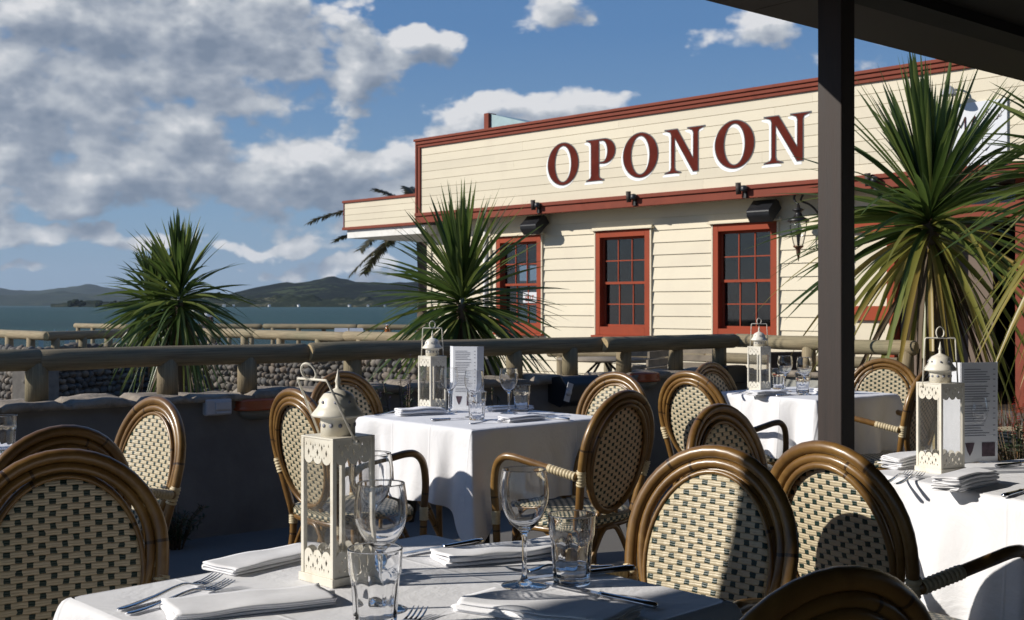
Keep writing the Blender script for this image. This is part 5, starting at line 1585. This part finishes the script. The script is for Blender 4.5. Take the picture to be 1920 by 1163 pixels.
bush('lavender_bush','lavender bush with purple spikes left of the middle lantern',wfront(765,.28),.86,.26,1,'laven',1600)
bush('leafy_shrub','dark leafy shrub behind the middle table menu',wfront(925,.26),.74,.24,2,None,1500)
bush('leafy_shrub','dark leafy shrub at the left edge before the terrace wall',wfront(20,.25),.66,.24,3,None,1000)
bush('leafy_shrub','low dark shrub on the floor behind the chair by the terrace wall',wfront(330,.2),.22,.16,6,None,500)
b=gp(1912,6.4); b.z=0
bush('flowering_shrub','small shrub with red flowers at the right edge',b,.72,.20,4,'redflower',900)

# ================================================================== BACKGROUND FURNITURE + PERSON
def slat_chair(label,loc,rz):
    o=thing('slatted_chair',label,'chair',loc,rz,'weathered slatted chairs near the hotel')
    q=MB()
    for i in range(7): q.box((0,-.22-.035*i*.35,.45+i*.07),(.46,.02,.055))
    q.build('backrest',M['wood'],o)
    q=MB()
    for i in range(6): q.box((0,-.18+i*.075,.40),(.48,.06,.02))
    q.build('seat',M['wood'],o)
    for s in(-1,1):
        for y in(-.2,.2):
            q=MB(); q.tube([(s*.23,y,.41),(s*.25,y*1.2,0)],.02,8); q.build('leg',M['wood'],o)
        q=MB(); q.box((s*.26,.0,.62),(.07,.5,.025)); q.tube([(s*.26,.2,.61),(s*.25,.22,.41)],.015,8); q.build('armrest',M['wood'],o)
    return o
s=slat_chair('weathered slatted chair seen between rail posts before the hotel wall',gp(1296,10.6),R(150))
for k,(px,Y,rz,lb) in enumerate(((1180,10.2,R(60),'slatted chair leaning beside the third right rail post'),(1230,11.6,R(200),'slatted chair in shade behind the rail joint'))): dup(s,lb,gp(px,Y),rz)
o=thing('iron_table','round garden table with curved iron legs seen under the rail','table',gp(1130,11.0)); q=MB(); q.lathe([(.0,.70),(.42,.70),(.43,.71),(.43,.72),(0,.73)],30); q.build('tabletop',M['wood'],o)
for k in range(4):
    t=k*PI/2+.4; q=MB(); q.tube(catmull([(.05*math.cos(t),.05*math.sin(t),.69),(.22*math.cos(t),.22*math.sin(t),.5),(.1*math.cos(t),.1*math.sin(t),.25),(.32*math.cos(t),.32*math.sin(t),0)],5),.012,8); q.build('leg',M['iron'],o)
o=thing('wicker_chair','brown wicker chair back seen left of the post before the hotel','chair',gp(1508,9.6),R(200))
q=MB(); q.box((0,-.22,.62),(.42,.03,.42),M=Matrix.Translation((0,0,0))); q.build('backrest',M['wickerbrown'],o,bevel=.012)
q=MB(); q.box((0,0,.42),(.44,.44,.05)); q.build('seat',M['wickerbrown'],o,bevel=.015)
for sx in(-1,1):
    for sy in(-1,1): q=MB(); q.tube([(sx*.2,sy*.2,0),(sx*.2,sy*.2,.42)],.018,8); q.build('leg',M['wickerbrown'],o)
o=thing('wicker_chair','pale wicker stool seat cut by the right edge behind the menu','chair',gp(1925,7.0),R(30))
q=MB(); q.box((0,0,.42),(.46,.46,.10)); q.build('seat',M['weave'],o,bevel=.03)
for sx in(-1,1):
    for sy in(-1,1): q=MB(); q.tube([(sx*.2,sy*.2,0),(sx*.18,sy*.18,.37)],.018,8); q.build('leg',M['rattan'],o)
# far terrace table with menus and bottle
for px,lb in ((640,'left white menu block on the far terrace table'),(668,'right white menu block on the far terrace table')):
    p=zz(px,17.5,.78); o=thing('white_menu_block',lb,'menu',p,.1,'white menu blocks on the far table')
    q=MB(); q.add([(-.11,-.05,.002),(.11,-.05,.002),(.11,.05,.002),(-.11,.05,.002),(-.10,-.01,.10),(.10,-.01,.10)],[(0,1,5,4),(2,3,4,5),(0,4,3),(1,2,5),(0,3,2,1)],smooth=False); q.build('card',M['signwhite'],o)
p=zz(690,17.7,0); o=thing('far_table','long low table on the far terrace carrying menu blocks and bottles','table',p)
q=MB(); q.box((0,0,.755),(1.4,.6,.045)); q.build('tabletop',M['dkbrown'],o)
for sx in(-1,1):
    for sy in(-1,1): q=MB(); q.box((sx*.6,sy*.25,.365),(.06,.06,.73)); q.build('leg',M['dkbrown'],o)
p=zz(726,17.6,.779); o=thing('amber_bottle','small amber bottle on the far terrace table','bottle',p)
q=MB(); q.lathe([(0,0),(.038,0),(.04,.01),(.04,.08),(.015,.11),(.015,.14),(0,.14)],16); q.build('bottle_body',M['amber'],o); q=MB(); q.lathe([(.017,.14),(.017,.155),(0,.155)],12); q.build('cap',M['signwhite'],o)
# seated person behind the left tree
def person(loc,rz):
    J={'pel':(0,0,.50),'wa':(0,-.01,.66),'ch':(0,.0,.86),'nk':(0,.02,.98),'hd':(0,.05,1.05),'tp':(0,.055,1.17)}
    V=[];E=[];Rr=[]
    def a(p,r): V.append(p);Rr.append(r);return len(V)-1
    pel=a(J['pel'],(.15,.11)); wa=a(J['wa'],(.14,.10)); ch=a(J['ch'],(.15,.105)); nk=a(J['nk'],(.055,.055)); hd=a(J['hd'],(.075,.085)); tp=a(J['tp'],(.068,.08))
    E+=[(pel,wa),(wa,ch),(ch,nk),(nk,hd),(hd,tp)]
    for s in(-1,1):
        sh=a((s*.18,0,.90),(.055,.055)); el=a((s*.25,.08,.66),(.042,.042)); wr=a((s*.17,.28,.60),(.028,.026)); pa=a((s*.15,.35,.60),(.034,.018))
        E+=[(ch,sh),(sh,el),(el,wr),(wr,pa)]
        for k in range(4):
            x=s*.15+(k-1.5)*.018; f1=a((x,.40,.60),(.009,.009)); f2=a((x,.43-.004*abs(k-1.5),.585),(.008,.008)); E+=[(pa,f1),(f1,f2)]
        t1=a((s*.11,.36,.60),(.010,.010)); t2=a((s*.095,.385,.595),(.009,.009)); E+=[(pa,t1),(t1,t2)]
        hp=a((s*.10,.02,.48),(.09,.09)); kn=a((s*.13,.42,.47),(.062,.062)); an=a((s*.13,.44,.08),(.04,.04)); ft=a((s*.13,.56,.04),(.045,.03))
        E+=[(pel,hp),(hp,kn),(kn,an),(an,ft)]
    me=bpy.data.meshes.new('person'); me.from_pydata(V,E,[]); me.materials.append(M['shirt'])
    o=bpy.data.objects.new('person',me); col.objects.link(o); o.location=loc; o.rotation_euler=(0,0,rz)
    sk=o.modifiers.new('skin','SKIN'); sk.use_smooth_shade=True
    for i,r in enumerate(Rr): me.skin_vertices[0].data[i].radius=r
    me.skin_vertices[0].data[0].use_root=True
    ss=o.modifiers.new('s','SUBSURF'); ss.levels=1; ss.render_levels=2
    tag(o,'person in a white cap and dark shirt sitting behind the smaller cabbage tree','person')
    q=MB(); q.lathe([(0,.155),(.03,.15),(.065,.11),(.083,.05),(.088,.0),(.08,-.06),(.055,-.10),(.02,-.115),(0,-.117)],20,M=Matrix.Translation((0,.05,1.09)))
    q.tube([(0,.13,1.09),(0,.155,1.07),(0,.135,1.06)],[.008,.013,.01],8)
    for s in(-1,1): q.tube([(s*.085,.04,1.10),(s*.092,.035,1.08),(s*.086,.04,1.06)],.012,6)
    h=q.build('face',M['skin'],o)
    q=MB(); q.lathe([(0,.16),(.04,.155),(.078,.115),(.094,.06),(.094,.05)],20,M=Matrix.Translation((0,.045,1.09))); q.box((0,.145,1.145),(.12,.09,.008)); q.build('cap',M['capw'],o)
    q=MB(); q.lathe([(.092,.05),(.097,0),(.09,-.06),(.05,-.10)],20,M=Matrix.Translation((0,.032,1.09)))
    q.v=[Vector((v_.x,min(v_.y,.06),v_.z)) for v_ in q.v]; q.build('hair',M['hair'],o)
    return o
p=zz(392,20.5,-.12); o=person(p,R(160)); 
o2=thing('bench','low timber bench under the person behind the smaller cabbage tree','bench',zz(392,20.5,0),R(160)); q=MB(); q.box((0,-.03,.26),(1.2,.36,.05)); q.build('seat',M['wood'],o2)
for s in(-1,1): q=MB(); q.box((s*.5,-.03,.1175),(.08,.3,.235)); q.build('leg',M['wood'],o2)
# ================================================================== VERANDAH ROOF, POSTS
ez=2.40
E0=at(1530,50,(ez-H)*F/523); E1=at(1920,150,(ez-H)*F/423)
ed=(E1-E0); ed.z=0; ed.normalize(); en=Vector((ed.y,-ed.x,0))     # en points back under the roof
ERZ=math.atan2(ed.y,ed.x)
E0=Vector((E0.x,E0.y,0))
rf=thing('verandah_roof','dark verandah roof overhead with brown soffit edge at the top right','roof',E0,ERZ)
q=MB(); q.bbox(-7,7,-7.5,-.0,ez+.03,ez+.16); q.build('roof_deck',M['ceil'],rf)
q=MB(); 
for x0 in (-7,-4.6,-2.2,-.42,1.9,4.2):
    x1={-7:-4.6,-4.6:-2.2,-2.2:-.42,-.42:1.9,1.9:4.2,4.2:7}[x0]
    q.bbox(x0+.003,x1-.003,-.35,-.0,ez,ez+.029)
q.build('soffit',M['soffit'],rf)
q=MB(); q.bbox(-7,7,-.50,-.355,ez-.015,ez+.029); 
for i in range(9): q.bbox(-7,7,-1.4-i*.75,-1.3-i*.75,ez-.12,ez+.029)
q.build('beam',M['ceil'],rf)
q=MB(); q.bbox(-7,7,.0005,.02,ez-.0,ez+.17); q.build('fascia',M['dkbrown'],rf)
def vpost(p,label):
    o=thing('verandah_post',label,'post',p,R(45),'square brown verandah posts')
    q=MB(); q.bbox(-.050,.050,-.050,.050,.0,ez-.02); q.build('shaft',M['dkbrown'],o,bevel=.004)
    q=MB(); q.box((0,0,.03),(.13,.13,.06)); q.build('base_shoe',M['iron'],o,bevel=.004)
    return o
vpost((at(1568,HY,4.40).x,4.40,0),'tall square dark brown post standing in front of the rear table')
PX2=(-1.50,2.139)
vpost((PX2[0],PX2[1],0),'square brown post outside the left edge casting its shadow on the chairs')
# unseen wall added behind the camera to cut sky light in the shade
rw=E0+en*7.3
o=thing('added_shade_wall','unseen dark boarded wall added behind the camera to keep sky light down','wall',Vector((rw.x,rw.y,0)),ERZ)
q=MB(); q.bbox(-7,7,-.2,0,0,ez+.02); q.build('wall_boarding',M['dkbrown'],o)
o.location.z=0

# ================================================================== LIGHT
SE=R(27.3); SA=Vector((-.989,-.15,0)).normalized()
sd=bpy.data.lights.new('sun','SUN'); sd.energy=4.9; sd.angle=R(.53); sd.color=(1,.94,.85)
so=bpy.data.objects.new('sun',sd); col.objects.link(so)
dirv=Vector((SA.x*math.cos(SE),SA.y*math.cos(SE),math.sin(SE)))
so.rotation_euler=dirv.to_track_quat('Z','Y').to_euler(); so.location=(-6,0,8)
w=bpy.data.worlds.new('World'); w.cycles.sampling_method='MANUAL'; w.cycles.sample_map_resolution=512; scn.world=w; w.use_nodes=True; nt=w.node_tree
for n in list(nt.nodes): nt.nodes.remove(n)
out=nt.nodes.new('ShaderNodeOutputWorld'); bg=nt.nodes.new('ShaderNodeBackground'); nt.links.new(bg.outputs[0],out.inputs[0])
sky=nd(nt,'ShaderNodeTexSky'); sky.sky_type='NISHITA'; sky.sun_disc=False; sky.sun_elevation=SE
sky.sun_rotation=math.atan2(SA.x,SA.y); sky.air_density=1.0; sky.dust_density=.6; sky.ozone_density=2.2
STR=.085
bg.inputs[1].default_value=STR
tc=nd(nt,'ShaderNodeTexCoord').outputs['Generated']
# density group in (azimuth, elevation)
g=bpy.data.node_groups.new('clouds','ShaderNodeTree')
g.interface.new_socket('P',in_out='INPUT',socket_type='NodeSocketVector'); g.interface.new_socket('D',in_out='OUTPUT',socket_type='NodeSocketFloat')
gi=g.nodes.new('NodeGroupInput'); go=g.nodes.new('NodeGroupOutput')
def ae(px,py):
    az=math.atan((px-CX)/F); el=math.atan((HY-py)/F*math.cos(az)); return math.degrees(az),math.degrees(el)
blobs=[(240,70,250,115,.9),(60,150,170,110,.9),(470,60,170,70,.95),(120,235,210,85,.9),(330,225,190,70,.7),(60,20,90,60,.7),(430,305,260,65,.85),(640,335,190,75,.95),(90,330,190,60,.85),(760,360,120,60,.7),(250,370,250,30,.6),
(660,125,95,48,.95),(800,95,85,28,.85),(690,175,32,35,.6),(930,222,130,42,.9),(1070,205,100,28,.7),(130,442,170,20,.75),(190,430,60,16,.8),(510,465,130,15,.85),(660,503,75,16,.9),(560,508,110,8,.5),(570,425,130,30,.55),
(1430,62,105,38,.7),(1630,95,70,36,.6),(1030,8,60,28,.55),(720,2,60,20,.5),(20,395,45,24,.5),(270,493,60,5,.3),(15,495,60,7,.4),
(-250,100,250,120,1),(-200,330,220,60,.8),(2300,100,300,90,.6)]
L=g.links
def N(t): return g.nodes.new(t)
# domain warp
nz=N('ShaderNodeTexNoise'); nz.noise_dimensions='2D'; nz.inputs['Scale'].default_value=.16; nz.inputs['Detail'].default_value=5; nz.inputs['Roughness'].default_value=.55
sc=N('ShaderNodeVectorMath'); sc.operation='MULTIPLY'; sc.inputs[1].default_value=(1,1.5,1); L.new(gi.outputs[0],sc.inputs[0]); L.new(sc.outputs[0],nz.inputs['Vector'])
sub=N('ShaderNodeVectorMath'); sub.operation='SUBTRACT'; sub.inputs[1].default_value=(.5,.5,.5); L.new(nz.outputs['Color'],sub.inputs[0])
mu=N('ShaderNodeVectorMath'); mu.operation='MULTIPLY'; mu.inputs[1].default_value=(6.5,3.4,0); L.new(sub.outputs[0],mu.inputs[0])
ad=N('ShaderNodeVectorMath'); ad.operation='ADD'; L.new(gi.outputs[0],ad.inputs[0]); L.new(mu.outputs[0],ad.inputs[1])
acc=None
for (px,py,rx,ry,dn) in blobs:
    a,e=ae(px,py); rxd=math.degrees(rx/F)*1.15; ryd=math.degrees(ry/F)*1.2
    s1=N('ShaderNodeVectorMath'); s1.operation='SUBTRACT'; s1.inputs[1].default_value=(a,e,0); L.new(ad.outputs[0],s1.inputs[0])
    s2=N('ShaderNodeVectorMath'); s2.operation='MULTIPLY'; s2.inputs[1].default_value=(1/rxd,1/ryd,0); L.new(s1.outputs[0],s2.inputs[0])
    s3=N('ShaderNodeVectorMath'); s3.operation='DOT_PRODUCT'; L.new(s2.outputs[0],s3.inputs[0]); L.new(s2.outputs[0],s3.inputs[1])
    s4=N('ShaderNodeMath'); s4.operation='MULTIPLY_ADD'; s4.inputs[1].default_value=-.62*dn; s4.inputs[2].default_value=dn; L.new(s3.outputs['Value'],s4.inputs[0])
    if acc is None: acc=s4.outputs[0]
    else:
        m=N('ShaderNodeMath'); m.operation='SMOOTH_MAX'; m.inputs[2].default_value=.25; L.new(acc,m.inputs[0]); L.new(s4.outputs[0],m.inputs[1]); acc=m.outputs[0]
n2=N('ShaderNodeTexNoise'); n2.noise_dimensions='2D'; n2.inputs['Scale'].default_value=.27; n2.inputs['Detail'].default_value=7; n2.inputs['Roughness'].default_value=.53
L.new(sc.outputs[0],n2.inputs['Vector'])
sm=N('ShaderNodeVectorMath'); sm.operation='MULTIPLY'; sm.inputs[1].default_value=(1.4,.9,0); L.new(sub.outputs[0],sm.inputs[0])
s8=N('ShaderNodeVectorMath'); s8.operation='ADD'; L.new(sc.outputs[0],s8.inputs[0]); L.new(sm.outputs[0],s8.inputs[1])
vo=N('ShaderNodeTexVoronoi'); vo.voronoi_dimensions='2D'; vo.feature='SMOOTH_F1'; vo.inputs['Scale'].default_value=.33; vo.inputs['Detail'].default_value=2; vo.inputs['Roughness'].default_value=.55; vo.inputs['Lacunarity'].default_value=2.3; vo.inputs['Smoothness'].default_value=.35
L.new(s8.outputs[0],vo.inputs['Vector'])
k=N('ShaderNodeMath'); k.operation='MULTIPLY_ADD'; k.inputs[1].default_value=1.35; k.inputs[2].default_value=-.42; L.new(n2.outputs[0],k.inputs[0])
kv=N('ShaderNodeMath'); kv.operation='MULTIPLY_ADD'; kv.inputs[1].default_value=-.52; L.new(vo.outputs['Distance'],kv.inputs[0]); L.new(k.outputs[0],kv.inputs[2])
k2=N('ShaderNodeMath'); k2.operation='ADD'; L.new(acc,k2.inputs[0]); L.new(kv.outputs[0],k2.inputs[1]); 
k3=N('ShaderNodeMath'); k3.operation='MAXIMUM'; k3.inputs[1].default_value=-1; L.new(k2.outputs[0],k3.inputs[0]); L.new(k3.outputs[0],go.inputs[0])
# world side: direction -> degrees
nrm=nd(nt,'ShaderNodeVectorMath',operation='NORMALIZE'); nt.links.new(tc,nrm.inputs[0])
sx=nd(nt,'ShaderNodeSeparateXYZ'); nt.links.new(nrm.outputs[0],sx.inputs[0])
az=mth(nt,'MULTIPLY',mth(nt,'ARCTAN2',sx.outputs[0],sx.outputs[1]),180/PI)
el=mth(nt,'MULTIPLY',mth(nt,'ARCSINE',sx.outputs[2]),180/PI)
cb=nd(nt,'ShaderNodeCombineXYZ'); nt.links.new(az,cb.inputs[0]); nt.links.new(el,cb.inputs[1])
def dens(off):
    gn=nt.nodes.new('ShaderNodeGroup'); gn.node_tree=g
    if off:
        a_=nd(nt,'ShaderNodeVectorMath',operation='ADD'); a_.inputs[1].default_value=off; nt.links.new(cb.outputs[0],a_.inputs[0]); nt.links.new(a_.outputs[0],gn.inputs[0])
    else: nt.links.new(cb.outputs[0],gn.inputs[0])
    return gn.outputs[0]
D0=dens(None); D1=dens((-.7,.95,0))
alpha=mth(nt,'SMOOTH_MIN',1.0,1.0)
mr=nd(nt,'ShaderNodeMapRange',interpolation_type='SMOOTHSTEP'); mr.inputs['From Min'].default_value=.06; mr.inputs['From Max'].default_value=.44; nt.links.new(D0,mr.inputs[0]); alpha=mr.outputs[0]
sh=mth(nt,'ADD',mth(nt,'MULTIPLY',mth(nt,'SUBTRACT',D0,D1),1.0),.60)
thick=nd(nt,'ShaderNodeMapRange'); thick.inputs['From Min'].default_value=.25; thick.inputs['From Max'].default_value=.85; thick.inputs['To Min'].default_value=0; thick.inputs['To Max'].default_value=.30; nt.links.new(D0,thick.inputs[0])
sh=mth(nt,'SUBTRACT',sh,thick.outputs[0],clamp=True)
CG=1/STR
cc=ramp(nt,sh,[(0,(.20*1,.245*1,.32)),(.35,(.31,.35,.42)),(.7,(.52,.55,.59)),(1,(.78,.78,.79))])
cm=nd(nt,'ShaderNodeVectorMath',operation='SCALE'); cm.inputs['Scale'].default_value=CG; nt.links.new(cc,cm.inputs[0])
# slightly denser blue
er=nd(nt,'ShaderNodeMapRange'); er.inputs['From Min'].default_value=0; er.inputs['From Max'].default_value=60; nt.links.new(el,er.inputs[0])
gr=ramp(nt,er.outputs[0],[(0,(.25,.375,.55)),(.07,(.20,.345,.54)),(.22,(.092,.225,.47)),(1,(.04,.12,.34))])
gs=nd(nt,'ShaderNodeVectorMath',operation='SCALE'); gs.inputs['Scale'].default_value=CG; nt.links.new(gr,gs.inputs[0])
skc=mixc(nt,.8,sky.outputs[0],gs.outputs[0])
al=mth(nt,'MULTIPLY',alpha,.93)
hz=nd(nt,'ShaderNodeMapRange'); hz.inputs['From Min'].default_value=0; hz.inputs['From Max'].default_value=1.2; nt.links.new(el,hz.inputs[0])
al=mth(nt,'MULTIPLY',al,hz.outputs[0])
fin=mixc(nt,al,skc,cm.outputs[0])
nt.links.new(fin,bg.inputs[0])

# air between here and the hills
hm=bpy.data.materials.new('haze'); hm.use_nodes=True; hn=hm.node_tree; hn.nodes.remove(hn.nodes['Principled BSDF'])
pv=hn.nodes.new('ShaderNodeVolumePrincipled'); pv.inputs['Color'].default_value=(.70,.83,1,1); pv.inputs['Density'].default_value=2.4e-5; pv.inputs['Anisotropy'].default_value=.0
hn.links.new(pv.outputs[0],hn.nodes['Material Output'].inputs['Volume'])
q=MB(); q.bbox(-15000,15000,-200,17000,-5,560); hz_=q.build('haze',hm); tag(hz_,'thin bluish sea haze in front of the distant hills',kind='stuff')
sd.cycles.is_caustics_light=True
for o_ in bpy.data.objects:
    if o_.type=='MESH' and o_.data.materials:
        n_=o_.data.materials[0].name
        if n_ in('clear_glass','pressed_glass'): o_.cycles.is_caustics_caster=True
        elif n_ in('white_linen','white_napkin_linen'): o_.cycles.is_caustics_receiver=True
# ================================================================== CAMERA
cd=bpy.data.cameras.new('camera'); cam=bpy.data.objects.new('camera',cd); col.objects.link(cam)
cd.sensor_width=36; cd.lens=36*F/1920; cd.shift_y=-(581.5-HY)/1920; cd.clip_start=.05; cd.clip_end=40000
cam.location=(0,0,H); cam.rotation_euler=(R(90),0,0); scn.camera=cam
cd.dof.use_dof=True; cd.dof.focus_distance=2.8; cd.dof.aperture_fstop=16
scn.render.engine='CYCLES'
scn.cycles.use_denoising=True
scn.cycles.max_bounces=12; scn.cycles.transmission_bounces=12; scn.cycles.transparent_max_bounces=24; scn.cycles.glossy_bounces=4; scn.cycles.diffuse_bounces=3
scn.cycles.caustics_refractive=True; scn.cycles.blur_glossy=0; scn.cycles.sample_clamp_indirect=6
scn.view_settings.view_transform='Standard'; scn.view_settings.look='None'; scn.view_settings.exposure=0; scn.view_settings.gamma=1
